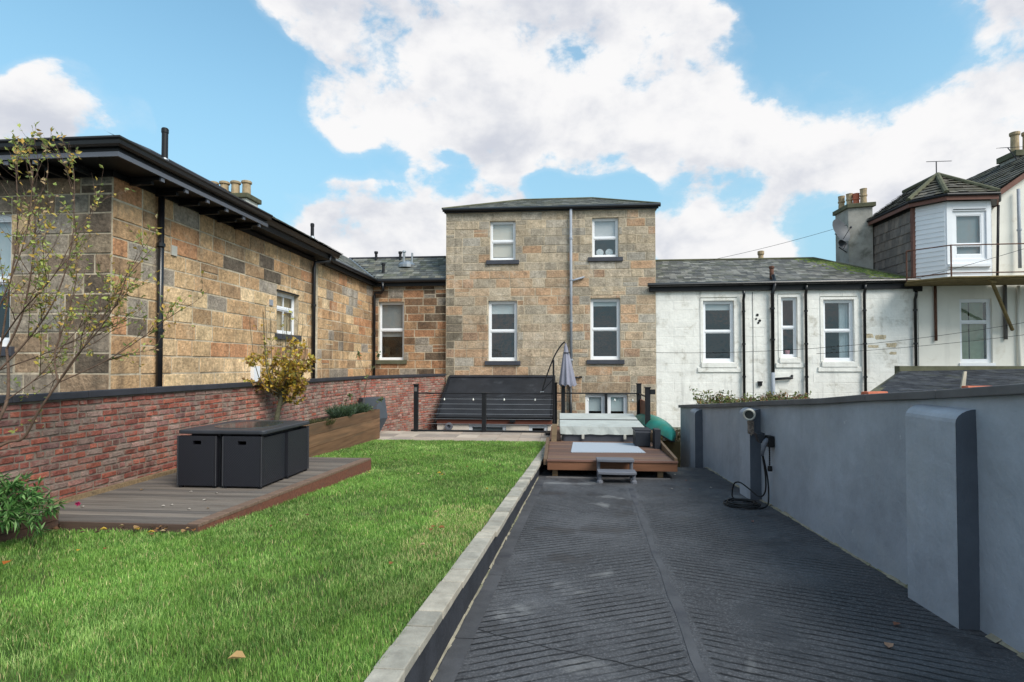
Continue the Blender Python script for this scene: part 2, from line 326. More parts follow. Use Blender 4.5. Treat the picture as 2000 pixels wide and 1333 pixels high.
# ------------------------------------------------------------------ mesh helpers
WLOC = {}
class MB:
    def __init__(s): s.v = []; s.f = []; s.c = []
    def add(s, vs, fs, col=None):
        k = len(s.v); s.v += [tuple(p) for p in vs]
        for f in fs: s.f.append(tuple(i + k for i in f)); s.c.append(col or (1, 1, 1, 1))
        return s
    def hexa(s, p, col=None):      # 8 points: bottom 4, top 4
        return s.add(p, [(0, 3, 2, 1), (4, 5, 6, 7), (0, 1, 5, 4), (1, 2, 6, 5), (2, 3, 7, 6), (3, 0, 4, 7)], col)
    def box(s, x0, x1, y0, y1, z0, z1, col=None):
        return s.hexa([(x0, y0, z0), (x1, y0, z0), (x1, y1, z0), (x0, y1, z0), (x0, y0, z1), (x1, y0, z1), (x1, y1, z1), (x0, y1, z1)], col)
    def bb(s, B, a0, a1, d0, d1, b0, b1, col=None):
        return s.hexa([B(a0, d0, b0), B(a1, d0, b0), B(a1, d1, b0), B(a0, d1, b0), B(a0, d0, b1), B(a1, d0, b1), B(a1, d1, b1), B(a0, d1, b1)], col)
    def quad(s, a, b, c, d, col=None): return s.add([a, b, c, d], [(0, 1, 2, 3)], col)
    def tube(s, pts, r, n=6, cap=True, col=None):
        pts = [V(p) for p in pts]; rs = r if isinstance(r, (list, tuple)) else [r] * len(pts)
        k = len(s.v); prev = None
        for i, p in enumerate(pts):
            t = (pts[min(i + 1, len(pts) - 1)] - pts[max(i - 1, 0)])
            t = t.normalized() if t.length > 1e-9 else V((0, 0, 1))
            if prev is None:
                a = V((0, 0, 1)) if abs(t.z) < .9 else V((1, 0, 0)); x = t.cross(a).normalized()
            else:
                x = prev - t * prev.dot(t); x = x.normalized() if x.length > 1e-6 else t.orthogonal().normalized()
            prev = x; y = t.cross(x)
            for j in range(n):
                th = 2 * math.pi * j / n; s.v.append(tuple(p + (x * math.cos(th) + y * math.sin(th)) * rs[i]))
        for i in range(len(pts) - 1):
            for j in range(n):
                s.f.append((k + i * n + j, k + i * n + (j + 1) % n, k + (i + 1) * n + (j + 1) % n, k + (i + 1) * n + j)); s.c.append(col or (1, 1, 1, 1))
        if cap:
            s.f.append(tuple(k + j for j in reversed(range(n)))); s.c.append(col or (1, 1, 1, 1))
            e = k + (len(pts) - 1) * n; s.f.append(tuple(e + j for j in range(n))); s.c.append(col or (1, 1, 1, 1))
        return s
    def lathe(s, c, prof, n=14, rot=0.0, axis='Z', caps=True):
        k = len(s.v)
        for (r, h) in prof:
            for j in range(n):
                th = rot + 2 * math.pi * j / n
                a, b = r * math.cos(th), r * math.sin(th)
                s.v.append((c[0] + a, c[1] + b, c[2] + h) if axis == 'Z' else (c[0] + h, c[1] + a, c[2] + b) if axis == 'X' else (c[0] + a, c[1] + h, c[2] + b))
        for i in range(len(prof) - 1):
            for j in range(n):
                s.f.append((k + i * n + j, k + i * n + (j + 1) % n, k + (i + 1) * n + (j + 1) % n, k + (i + 1) * n + j)); s.c.append((1, 1, 1, 1))
        if caps:
            s.f.append(tuple(k + j for j in reversed(range(n)))); s.f.append(tuple(k + (len(prof) - 1) * n + j for j in range(n))); s.c += [(1, 1, 1, 1)] * 2
        return s
    def prism(s, pts, off):     # polygon pts extruded by vector off
        n = len(pts); o = V(off)
        vs = [V(p) for p in pts] + [V(p) + o for p in pts]
        return s.add(vs, [tuple(reversed(range(n))), tuple(range(n, 2 * n))] + [(i, (i + 1) % n, n + (i + 1) % n, n + i) for i in range(n)])
    def build(s, name, m, parent=None, smooth=False, color=None, bevel=0, attr=False, kind=None):
        A = np.array(s.v, dtype=float)
        lo, hi = A.min(0), A.max(0); c = V(((lo[0] + hi[0]) / 2, (lo[1] + hi[1]) / 2, lo[2]))
        me = bpy.data.meshes.new(name)
        me.from_pydata([tuple(p) for p in (A - np.array(c))], [], s.f)
        if attr:
            at = me.attributes.new('Col', 'FLOAT_COLOR', 'FACE')
            at.data.foreach_set('color', np.array(s.c, dtype=np.float32).ravel())
        me.materials.append(m)
        if smooth: me.polygons.foreach_set('use_smooth', [True] * len(me.polygons))
        me.update()
        o = bpy.data.objects.new(name, me); COL.objects.link(o)
        if bevel:
            b = o.modifiers.new('bevel', 'BEVEL'); b.width = bevel; b.segments = 2; b.limit_method = 'ANGLE'
        if color: o.color = color
        setp(o, parent, c)
        if kind: o['kind'] = kind
        return o
def setp(o, parent, c):
    WLOC[o.name] = V(c)
    if parent is not None:
        o.parent = parent; o.location = V(c) - WLOC[parent.name]
    else: o.location = c
def tag(o, label, cat, group=None):
    o['label'] = label; o['category'] = cat
    if group: o['group'] = group
    return o
def thing(name, label, cat, loc, group=None):
    o = bpy.data.objects.new(name, None); COL.objects.link(o); o.empty_display_size = .2
    o.location = loc; WLOC[o.name] = V(loc)
    return tag(o, label, cat, group)
def struct(o): o['kind'] = 'structure'; return o
def basis(o, u, n):
    o, u, n = V(o), V(u), V(n)
    return lambda a, d, b: o + u * a + n * d + V((0, 0, b))

def subtract(rects, hole):
    out = []
    h0, h1, k0, k1 = hole
    for (a0, a1, b0, b1) in rects:
        if a1 <= h0 or a0 >= h1 or b1 <= k0 or b0 >= k1: out.append((a0, a1, b0, b1)); continue
        if a0 < h0: out.append((a0, h0, b0, b1))
        if a1 > h1: out.append((h1, a1, b0, b1))
        m0, m1 = max(a0, h0), min(a1, h1)
        if b0 < k0: out.append((m0, m1, b0, k0))
        if b1 > k1: out.append((m0, m1, k1, b1))
    return out

def wall_panel(parent, B, Wd, z0, z1, holes, m, name='wall', depth=.22, thick=.3):
    xs = sorted({0, Wd, *[h[0] for h in holes], *[h[1] for h in holes]}); zs = sorted({z0, z1, *[h[2] for h in holes], *[h[3] for h in holes]})
    mb = MB()
    for i in range(len(xs) - 1):
        for j in range(len(zs) - 1):
            ca, cz = (xs[i] + xs[i + 1]) / 2, (zs[j] + zs[j + 1]) / 2
            if any(h[0] < ca < h[1] and h[2] < cz < h[3] for h in holes): continue
            mb.quad(B(xs[i], 0, zs[j]), B(xs[i + 1], 0, zs[j]), B(xs[i + 1], 0, zs[j + 1]), B(xs[i], 0, zs[j + 1]))
            mb.quad(B(xs[i], -thick, zs[j]), B(xs[i], -thick, zs[j + 1]), B(xs[i + 1], -thick, zs[j + 1]), B(xs[i + 1], -thick, zs[j]))
    for h in holes:
        for (p, q) in (((h[0], h[2]), (h[0], h[3])), ((h[0], h[3]), (h[1], h[3])), ((h[1], h[3]), (h[1], h[2])), ((h[1], h[2]), (h[0], h[2]))):
            mb.quad(B(p[0], 0, p[1]), B(q[0], 0, q[1]), B(q[0], -thick, q[1]), B(p[0], -thick, p[1]))
    for a in (0, Wd): mb.quad(B(a, 0, z0), B(a, 0, z1), B(a, -thick, z1), B(a, -thick, z0))
    mb.quad(B(0, 0, z1), B(Wd, 0, z1), B(Wd, -thick, z1), B(0, -thick, z1))
    return mb.build(name, m, parent)

MEANC = srgb(178, 153, 127)
def stones(parent, B, Wd, z0, z1, holes, pal, course=(.27, .34), lens=(.38, .85), m=None, joint=.009, proud=(.003, .016), lim=None, fixed=None, blend=.25, mean=None):
    z = z0; row = 0; n = 0
    rects = []
    for h in (fixed or []): rects.append(tuple(h[:4]) + (h[4],))
    while z < z1 - .06:
        ch = random.uniform(*course)
        if z + ch > z1 - .12: ch = z1 - z
        a = 0.0
        first = True
        while a < Wd - .01:
            L = random.uniform(*lens)
            if first: L = random.choice((.32, .62)); first = False
            if a + L > Wd - .2: L = Wd - a
            if random.random() < .12 and L < .6:
                mid = z + ch * random.uniform(.4, .6); rs = [(a, a + L, z, mid), (a, a + L, mid, z + ch)]
            else: rs = [(a, a + L, z, z + ch)]
            for h in holes + [f[:4] for f in (fixed or [])]: rs = subtract(rs, h)
            for q in rs:
                if q[1] - q[0] > .05 and q[3] - q[2] > .04: rects.append(q + (None,))
            a += L
        z += ch; row += 1
    for (a0, a1, b0, b1, cf) in rects:
        if lim and not lim(a0, a1): continue
        p = random.uniform(*proud); g = joint; e = random.uniform(.006, .014)
        j = lambda: random.uniform(-.006, .006)
        ou = [B(a0 + g + j(), -.01, b0 + g + j()), B(a1 - g + j(), -.01, b0 + g + j()), B(a1 - g + j(), -.01, b1 - g + j()), B(a0 + g + j(), -.01, b1 - g + j())]
        inn = [B(a0 + g + e, p + j() * .6, b0 + g + e), B(a1 - g - e, p + j() * .6, b0 + g + e), B(a1 - g - e, p + j() * .6, b1 - g - e), B(a0 + g + e, p + j() * .6, b1 - g - e)]
        mb = MB(); mb.add(ou + inn, [(4, 5, 6, 7), (0, 1, 5, 4), (1, 2, 6, 5), (2, 3, 7, 6), (3, 0, 4, 7)])
        c = cf or pal((a0 + a1) / 2, (b0 + b1) / 2)
        k = random.uniform(.86, 1.12); lum = .35 * c[0] + .5 * c[1] + .15 * c[2]; c = tuple(q * (1 - blend) + mq * blend for q, mq in zip(c[:3], (mean or MEANC)[:3])) + (1,)
        mb.build('stone', m or STONE, parent, color=sc(c, k)); n += 1
    return n

def window(parent, B, h, inset=.12, frame=.07, rail=.5, blind=None, blindm=None, curtains=None, room=None, sill=None, sillm=None, split=False, vbar=False, depth=1.4, name='window'):
    a0, a1, b0, b1 = h; d0, d1 = -inset - .06, -inset
    F = frame
    mb = MB()
    mb.bb(B, a0, a0 + F, d0, d1, b0, b1); mb.bb(B, a1 - F, a1, d0, d1, b0, b1)
    mb.bb(B, a0 + F, a1 - F, d0, d1, b0, b0 + F * 1.2); mb.bb(B, a0 + F, a1 - F, d0, d1, b1 - F, b1)
    zr = b0 + (b1 - b0) * rail if rail else None
    if zr: mb.bb(B, a0 + F, a1 - F, d0 - .005, d1 + .006, zr - .035, zr + .035)
    fr = mb.build(name, WHITE_U, parent, bevel=.006)
    cells = [(b0 + F * 1.2, zr - .035), (zr + .035, b1 - F)] if zr else [(b0 + F * 1.2, b1 - F)]
    for (q0, q1) in cells:
        s = MB(); e = .028
        s.bb(B, a0 + F, a0 + F + e, d0 + .012, d1 - .012, q0, q1); s.bb(B, a1 - F - e, a1 - F, d0 + .012, d1 - .012, q0, q1)
        s.bb(B, a0 + F + e, a1 - F - e, d0 + .012, d1 - .012, q0, q0 + e); s.bb(B, a0 + F + e, a1 - F - e, d0 + .012, d1 - .012, q1 - e, q1)
        if vbar: cm = (a0 + a1) / 2; s.bb(B, cm - .015, cm + .015, d0 + .012, d1 - .014, q0 + e, q1 - e)
        s.build('sash', WHITE_U, fr)
        dm = (d0 + d1) / 2
        MB().quad(B(a0 + F + e, dm, q0 + e), B(a1 - F - e, dm, q0 + e), B(a1 - F - e, dm, q1 - e), B(a0 + F + e, dm, q1 - e)).build('pane', GLASS, fr)
    if blind:
        bz = b1 - F - (b1 - b0 - 2 * F) * blind
        MB().bb(B, a0 + F, a1 - F, d0 - .045, d0 - .04, bz, b1 - F * .5).build('blind', blindm or BLIND, fr)
    if curtains:
        for (c0, c1, cm) in curtains:
            mb = MB(); n = 14; P = []
            for i in range(n + 1):
                a = a0 + (a1 - a0) * (c0 + (c1 - c0) * i / n); P.append((a, d0 - .09 + .028 * math.sin(i * 2.1)))
            for i in range(n):
                mb.quad(B(P[i][0], P[i][1], b0), B(P[i + 1][0], P[i + 1][1], b0), B(P[i + 1][0], P[i + 1][1], b1), B(P[i][0], P[i][1], b1))
            mb.build('curtain', cm, fr, smooth=True)
    mb = MB(); e = .25; dd = -inset - depth; f0 = -.302
    x0, x1, z0, z1 = a0 - e, a1 + e, b0 - e, b1 + e
    for q in (((x0, f0, z0), (x0, dd, z0), (x0, dd, z1), (x0, f0, z1)), ((x1, f0, z0), (x1, f0, z1), (x1, dd, z1), (x1, dd, z0)),
              ((x0, f0, z1), (x0, dd, z1), (x1, dd, z1), (x1, f0, z1)), ((x0, f0, z0), (x1, f0, z0), (x1, dd, z0), (x0, dd, z0)), ((x0, dd, z0), (x1, dd, z0), (x1, dd, z1), (x0, dd, z1))):
        mb.quad(*[B(*p) for p in q])
    mb.build('room_interior', room or ROOMM, fr)
    if sill:
        MB().bb(B, a0 - sill, a1 + sill, -inset, .075, b0 - .155, b0 - .002).build('sill', sillm or SILL, fr, bevel=.01)
    return fr

def slates(parent, o, u, v, Wd, L, m, rng_=(.2, .3), row=.19, clip=None, cols=None, name='slate_course', lift=.012):
    """slates laid up a slope: o eave corner, u along eave, v up the slope"""
    o, u, v = V(o), V(u).normalized(), V(v).normalized(); n = u.cross(v).normalized()
    if n.z < 0: n = -n
    mb = MB(); r = 0; b = 0.0
    while b < L:
        a = -random.uniform(0, .2)
        while a < Wd:
            wd = random.uniform(*rng_); a0, a1 = max(a, 0), min(a + wd - .006, Wd)
            ok = a1 - a0 > .02
            if clip and ok:
                c = clip(b); a0, a1 = max(a0, c[0]), min(a1, c[1]); ok = a1 - a0 > .02
            if ok:
                b1 = min(b + row * 1.25, L); t = lift * random.uniform(.7, 1.5); jz = random.uniform(-.006, .006)
                p = [o + u * a0 + v * (b + jz) + n * t, o + u * a1 + v * (b + jz) + n * t, o + u * a1 + v * b1 + n * .003, o + u * a0 + v * b1 + n * .003]
                q = [p[0] - n * .011, p[1] - n * .011]
                col = sc(random.choice(cols), random.uniform(.7, 1.25))
                mb.add(p + q, [(0, 1, 2, 3), (4, 5, 1, 0)], col)
            a += wd
        b += row; r += 1
    return mb.build(name, m, parent, attr=True, kind='stuff')
SLC = [srgb(100, 102, 98), srgb(84, 86, 84), srgb(112, 110, 100), srgb(94, 96, 84), srgb(118, 118, 112)]

def pipe(parent, pts, r=.05, m=None, brackets=(), name='downpipe', n=10):
    mb = MB(); mb.tube(pts, r, n); p = mb.build(name, m or BLACK, parent, smooth=True)
    for q in brackets:
        MB().lathe(q, [(r * 1.35, -.03), (r * 1.35, .03)], 10).build('collar', m or BLACK, p)
    return p

# ================================================================== GROUND AND STRUCTURE
LZ = lambda Y: -(1.455 + .0336 * Y)
DZ = lambda Y: -(1.803 + .0245 * Y)
KI = lambda Y: -.95 + (Y - 2.63) * .0581
KO = lambda Y: KI(Y) + .165
DECKR = lambda Y: -3.51 + (Y - 5.21) * .0969

struct(MB().quad((-700, -700, -3.75), (700, -700, -3.75), (700, 900, -3.75), (-700, 900, -3.75)).build('ground', EARTH))
struct(MB().box(-5.5, 3.4, 15.92, 21, -3.74, -3.62).build('courtyard', YARD))
# garden platform (soil body) carrying lawn and terrace
mb = MB()
mb.hexa([(-5.6, -4, -3.7), (-.3, -4, -3.7), (-.3, 13.95, -3.7), (-5.6, 13.95, -3.7), (-5.6, -4, LZ(-4) - .03), (KI(-4) - .005, -4, LZ(-4) - .03), (KI(13.95) - .005, 13.95, LZ(13.95) - .03), (-5.6, 13.95, LZ(13.95) - .03)])
struct(mb.build('lawn', TURF))
ter = struct(MB().hexa([(-5.62, 13.955, -3.7), (.1, 13.955, -3.7), (.1, 15.9, -3.7), (-5.62, 15.9, -3.7), (-5.62, 13.955, -1.985), (.1, 13.955, -1.985), (.1, 15.9, -1.985), (-5.62, 15.9, -1.985)]).build('terrace', YARD))
for i in range(10):
    for j, (y0, y1) in enumerate(((13.965, 14.6), (14.605, 15.24), (15.245, 15.88))):
        x0 = -5.6 + i * .57
        o = MB().box(x0 + .004, x0 + .566, y0, y1, -1.985, -1.935 + random.uniform(-.004, .004)).build('paving_slab', PAVE, ter, color=sc(random.choice([srgb(176, 160, 146), srgb(160, 148, 138), srgb(186, 172, 158)]), random.uniform(.8, 1.05)))
# driveway
dr = MB()
ys = [-4, 0, 2, 4, 6, 8, 10, 11.5]
for i in range(len(ys) - 1):
    a, b = ys[i], ys[i + 1]
    dr.quad((KO(a) - .02, a, DZ(a)), (3.1, a, DZ(a)), (3.1, b, DZ(b)), (KO(b) - .02, b, DZ(b)))
dr.quad((-.3, 11.5, DZ(11.5)), (3.1, 11.5, DZ(11.5)), (3.1, 13, -2.5), (-.3, 13, -2.5))
dr.quad((-.3, 13, -2.5), (3.1, 13, -2.5), (3.1, 20, -3.6), (-.3, 20, -3.6))
drv = struct(dr.build('driveway', DRIVE))
g = MB(); XC = lambda Y: .88 + (Y - 3.39) * .0532
yy = list(np.arange(-3, 9.6, .35)); wob = [random.uniform(-.012, .012) for _ in yy]; wob2 = [random.uniform(-.02, .02) for _ in yy]
for i in range(len(yy) - 1):
    a, b = yy[i], yy[i + 1]
    g.quad((XC(a) - .038 + wob[i], a, DZ(a) + .004), (XC(a) + .034 + wob2[i], a, DZ(a) + .004), (XC(b) + .034 + wob2[i + 1], b, DZ(b) + .004), (XC(b) - .038 + wob[i + 1], b, DZ(b) + .004))
g.build('joint_strip', STRIP, drv)
for y0 in np.arange(-2.4, 10.0, 1.24):
    y1 = min(y0 + 1.233, 10.1)
    MB().quad((KO(y0) + .0, y0, DZ(y0) + .004), (KO(y0) + .13, y0, DZ(y0) + .004), (KO(y1) + .13, y1, DZ(y1) + .004), (KO(y1), y1, DZ(y1) + .004)).build('edge_strip', STRIP, drv)
# neighbouring yards either side
struct(MB().quad((-30, -6, -2.0), (-5.75, -6, -2.0), (-5.75, 40, -2.0), (-30, 40, -2.0)).build('neighbour_yard', YARD))
struct(MB().quad((3.2, -6, -2.2), (40, -6, -2.2), (40, 20.1, -2.2), (3.2, 20.1, -2.2)).build('side_yard', EARTH))

FILLET = mat('cement_fillet', srgb(150, 142, 124), rough=.95, var=.3, vs=6, bump=.8, bs=40, bd=.01, col2=srgb(96, 100, 66), t2=(.48, .7), s2=3)
# ------------------------------------------------------------------ kerb wall between lawn and driveway
kw = thing('kerb_wall', 'low painted kerb wall topped with grey blocks between lawn and driveway', 'kerb', (-.6, 5, -1.9))
mb = MB(); A = -4
mb.hexa([(KI(A), A, DZ(A) - .1), (KO(A) - .015, A, DZ(A) - .1), (KO(14) - .015, 14, -2.4), (KI(14), 14, -2.4), (KI(A), A, LZ(A) - .055), (KO(A) - .015, A, LZ(A) - .055), (KO(14) - .015, 14, LZ(14) - .055), (KI(14), 14, LZ(14) - .055)])
mb.build('render_face', KERBF, kw)
mb = MB(); ya = .6
while ya < 10.0:
    yb = ya + random.uniform(.08, .25); w0, w1, h0 = random.uniform(.004, .022), random.uniform(.004, .022), random.uniform(.006, .03)
    mb.add([(KO(ya) - .02, ya, DZ(ya) + h0), (KO(yb) - .02, yb, DZ(yb) + h0), (KO(yb) - .015 + w1, yb, DZ(yb) + .006), (KO(ya) - .015 + w0, ya, DZ(ya) + .006)], [(0, 1, 2, 3)])
    ya = yb
mb.build('base_fillet', FILLET, kw, kind='stuff')
y = .6
while y < 13.9:
    L = random.uniform(.195, .225) if y > 4.6 else random.uniform(.2, .3)
    sh = random.uniform(-.006, .006) + (.02 if y > 5.4 else 0); y1 = y + L - .006; dz = random.uniform(-.004, .004)
    mb = MB().hexa([(KI(y) + sh, y, LZ(y) - .055), (KO(y) + sh, y, LZ(y) - .055), (KO(y1) + sh, y1, LZ(y1) - .055), (KI(y1) + sh, y1, LZ(y1) - .055),
                    (KI(y) + sh, y, LZ(y) + dz), (KO(y) + sh, y, LZ(y) + dz), (KO(y1) + sh, y1, LZ(y1) + dz), (KI(y1) + sh, y1, LZ(y1) + dz)])
    mb.build('kerb_block', KERB, kw, color=sc(random.choice([srgb(164, 158, 146), srgb(174, 166, 152), srgb(154, 149, 138)]), random.uniform(.85, 1.1)), bevel=.006)
    y += L

# ------------------------------------------------------------------ red brick garden wall
gw = thing('brick_garden_wall', 'weathered red brick garden wall with dark coping left of the lawn', 'wall', (-5.7, 10, -2))
WX = -5.62; WT = -.385
def wall_seg(p, q, z0, z1):
    p, q = V((p[0], p[1], 0)), V((q[0], q[1], 0)); u = (q - p).normalized(); n = V((u.y, -u.x, 0)); return p, u, n, (q - p).length
P1, P2, P3 = (WX, 1.5), (WX, 15.3), (-4.16, 19.97)
mb = MB()
for (p, q) in ((P1, P2), (P2, P3)):
    p0, u, n, L = wall_seg(p, q, 0, 0)
    B = basis(p0, u, n)
    mb.bb(B, 0, L, -.23, -.012, -3.7 if p == P2 else -2.2, WT)
mb.build('mortar_core', MORTAR_D, gw)
RB = [srgb(142, 80, 66), srgb(132, 76, 66), srgb(150, 86, 70), srgb(124, 74, 66), srgb(120, 84, 76), srgb(140, 94, 82), srgb(112, 78, 74), srgb(136, 110, 100), srgb(130, 74, 62), srgb(146, 84, 68)]
PK = [srgb(150, 108, 98), srgb(144, 98, 90), srgb(156, 122, 112), srgb(142, 116, 106), srgb(132, 90, 84)]
protos = []
def brick_pts(L, H):
    e = .009; j = lambda k=.005: random.uniform(-k, k)
    ou = [(-.02, -L / 2 + j(), j()), (-.02, L / 2 + j(), j()), (-.02, L / 2 + j(), H + j()), (-.02, -L / 2 + j(), H + j())]
    d = random.uniform(-.002, .005)
    inn = [(d + j(.003), -L / 2 + e + j(), e + j()), (d + j(.003), L / 2 - e + j(), e + j()), (d + j(.003), L / 2 - e + j(), H - e + j()), (d + j(.003), -L / 2 + e + j(), H - e + j())]
    return ou + inn, [(4, 5, 6, 7), (0, 1, 5, 4), (1, 2, 6, 5), (2, 3, 7, 6), (3, 0, 4, 7)]
def brick_proto(L, H):
    me = bpy.data.meshes.new('brick'); a, b = brick_pts(L, H); me.from_pydata(a, [], b); me.materials.append(BRICK); me.update(); return me
STR_ = [brick_proto(.216, .064) for _ in range(10)]; HDR_ = [brick_proto(.100, .064) for _ in range(6)]
spots = []
z = WT - .008 - .076; row = 0
while z > -2.15:
    y = 1.6 + (row % 2) * .115; hdr = row % 4 == 3
    while y < 15.25:
        h = hdr and random.random() < .9 or random.random() < .05
        L = .114 if h else .232
        if z > LZ(y) - .12 and z > -1.66 - (.5 if y > 9 else 0): spots.append((y + L / 2, z + random.uniform(-.004, .004), h, row))
        y += L
    z -= .0775; row += 1
def vis(s):
    y = s[0]
    if y < 4.9: return 99 + abs(y)
    return y + (6 if (s[1] < -1.1 and 9.2 < y < 14.3) else 0)
spots.sort(key=vis)
rest = MB()
for i, (y, z, h, row) in enumerate(spots):
    c = random.choice(PK if random.random() < (.1 + .05 * max(0, y - 7)) else RB)
    c = sc(c, random.uniform(.75, 1.12))
    c = sc(c, 1.28)
    if i < 300:
        o = bpy.data.objects.new('brick', random.choice(HDR_ if h else STR_)); COL.objects.link(o); o.color = c
        setp(o, gw, (WX, y, z)); o.rotation_euler = (random.uniform(-.012, .012), 0, random.uniform(-.01, .01))
    else:
        a, b = brick_pts(.100 if h else .216, .064); rest.add([(WX + p[0], y + p[1], z + p[2]) for p in a], b, c)
p0, u, n, L = wall_seg(P2, P3, 0, 0); B = basis(p0, u, n)
z = WT - .084; row = 0
while z > -3.4:
    a = (row % 2) * .115
    while a < L - .1:
        wd = .232 if random.random() < .8 else .114; pts, f = brick_pts(wd - .016, .064)
        rest.add([B(a + wd / 2 + p[1], p[0], z + p[2]) for p in pts], f, sc(random.choice(PK + RB[:4]), random.uniform(1.0, 1.5))); a += wd
    z -= .0775; row += 1
rest.build('far_brickwork', BRICK_A, gw, attr=True, kind='stuff')
for (p, q, nn) in ((P1, P2, 15), (P2, P3, 6)):
    p0, u, n, L = wall_seg(p, q, 0, 0); B = basis(p0, u, n)
    for i in range(nn):
        a0, a1 = L * i / nn, L * (i + 1) / nn - .006
        t = random.uniform(-.004, .004)
        MB().prism([B(a0, .045, WT), B(a0, -.27, WT), B(a0, -.27, WT + .06 + t), B(a0, .035, WT + .085 + t), B(a0, .045, WT + .075 + t)], u * (a1 - a0)).build('coping_stone', COPE, gw, bevel=.006)

# ------------------------------------------------------------------ grey rendered boundary wall (right)
bw = thing('rendered_boundary_wall', 'blue grey painted rendered wall with sloping coping beside the driveway', 'wall', (3.15, 8, -2))
TOPK = [(1.0, .06), (3.81, -.185), (4.81, -.285), (5.56, -.345), (6.6, -.45), (8.15, -.575), (10.7, -.80), (13.9, -1.05)]
def wtop(Y):
    for i in range(len(TOPK) - 1):
        if Y <= TOPK[i + 1][0] or i == len(TOPK) - 2:
            (a, za), (b, zb) = TOPK[i], TOPK[i + 1]; return za + (zb - za) * (Y - a) / (b - a)
XW = 3.02
mb = MB(); ys = list(np.arange(0, 13.91, .4)) + [13.9]
wx = lambda Y, z: XW + .010 * math.sin(Y * 1.7 + z * 2) + .007 * math.sin(Y * 4.1 + 1 + z * 3)
zz = [0, .2, .4, .6, .8, 1.0]
for i in range(len(ys) - 1):
    a, b = ys[i], ys[i + 1]
    za = lambda Y, k: (DZ(Y) if Y < 11.5 else DZ(11.5) - (Y - 11.5) * .3) - .05 + (wtop(Y) - (DZ(Y) if Y < 11.5 else DZ(11.5) - (Y - 11.5) * .3) + .05) * k
    for k in range(5):
        mb.quad((wx(a, zz[k]), a, za(a, zz[k])), (wx(b, zz[k]), b, za(b, zz[k])), (wx(b, zz[k + 1]), b, za(b, zz[k + 1])), (wx(a, zz[k + 1]), a, za(a, zz[k + 1])))
    mb.quad((XW + .25, a, -2.6), (XW + .25, a, wtop(a)), (XW + .25, b, wtop(b)), (XW + .25, b, -2.6))
e = 13.9
mb.quad((XW, e, -3), (XW + .25, e, -3), (XW + .25, e, wtop(e)), (XW, e, wtop(e)))
mb.build('render_face', GREYW, bw, smooth=True)
mb = MB(); ya = 0.0
while ya < 11.4:
    yb = ya + random.uniform(.08, .2); w0, w1 = [random.uniform(.012, .045) for _ in range(2)]; h0 = random.uniform(.012, .04)
    if not any(p0 - .02 < (ya + yb) / 2 < p1 + .02 for p0, p1 in ((4.26, 4.84), (8.5, 8.98))):
        mb.add([(XW + .02, ya, DZ(ya) + h0), (XW + .02, yb, DZ(yb) + h0), (XW - w1, yb, DZ(yb) + .003), (XW - w0, ya, DZ(ya) + .003)], [(0, 1, 2, 3)])
    ya = yb
mb.build('base_fillet', FILLET, bw, kind='stuff')
y = 0.0
while y < 13.9:
    y1 = min(y + random.uniform(.85, 1.05), 13.93)
    x0, x1, h = XW - .05, XW + .3, .068
    MB().hexa([(x0, y, wtop(y)), (x1, y, wtop(y)), (x1, y1 - .004, wtop(y1)), (x0, y1 - .004, wtop(y1)), (x0, y, wtop(y) + h), (x1, y, wtop(y) + h + .02), (x1, y1 - .004, wtop(y1) + h + .02), (x0, y1 - .004, wtop(y1) + h)]).build('coping_stone', COPE2, bw, bevel=.008)
    y = y1
for (y0, y1, xf, top) in ((4.26, 4.84, 2.885, -.32), (8.5, 8.98, 2.86, -.655), (11.85, 12.3, 2.87, -.93)):
    zb = DZ(y0) - .06 if y0 < 11 else -2.5
    prof = []
    for k in range(7):
        th = k / 6 * math.pi / 2; prof.append((xf + (XW - xf + .02) * (1 - math.cos(th)) * .999, top - .10 + .10 * math.sin(th)))
    mb = MB(); full = [(xf, zb)] + prof + [(XW + .02, zb)]
    n = len(full)
    for i in range(len(full) - 2):
        a, b = full[i], full[i + 1]
        mb.quad((a[0], y0, a[1]), (b[0], y0, b[1]), (b[0], y1, b[1]), (a[0], y1, a[1]))
    mb.add([(p[0], y1, p[1]) for p in full], [tuple(range(n))])
    pl = mb.build('pilaster', GREYW, bw)
    MB().add([(p[0], y0 - .002, p[1]) for p in full], [tuple(range(n))]).build('pilaster_side', PIER_SHADE, pl)  # camera-facing side gets its shade as colour

# ================================================================== MAIN STONE TOWN HOUSE
Y0 = 20.0; HX0, HX1, HZ = -4.14, 3.5, 5.66
mh = thing('stone_town_house', 'two storey grey brown sandstone house with hipped slate roof in the centre', 'house', (-.3, 22, -3.7))
B = basis((HX0, Y0, 0), (1, 0, 0), (0, -1, 0)); ax = lambda x: x - HX0
holes = {'ul': (ax(-2.5), ax(-1.55), 3.87, 5.33), 'ur': (ax(1.24), ax(2.19), 3.92, 5.37), 'll': (ax(-2.56), ax(-1.49), .16, 2.38), 'lr': (ax(1.17), ax(2.24), .2, 2.43), 'b1': (ax(.98), ax(1.69), -1.9, -1.03), 'b2': (ax(1.77), ax(2.49), -1.9, -1.03)}
HL = list(holes.values())
wall_panel(mh, B, HX1 - HX0, -3.7, HZ, HL, MORTAR)
mb = MB()
mb.box(HX0 + .001, HX0 + .3, Y0 + .3, 26.3, -3.7, HZ); mb.box(HX1 - .3, HX1 - .001, Y0 + .3, 26.3, -3.7, HZ); mb.box(HX0, HX1, 26.3, 26.5, -3.7, HZ)
mb.build('side_wall', MORTAR, mh)
G1 = [srgb(168, 154, 134), srgb(160, 148, 130), srgb(178, 162, 140), srgb(156, 148, 136), srgb(174, 156, 130), srgb(150, 140, 124), srgb(162, 157, 148)]
O1 = [srgb(186, 146, 110), srgb(182, 138, 100), srgb(180, 152, 122), srgb(170, 130, 100)]
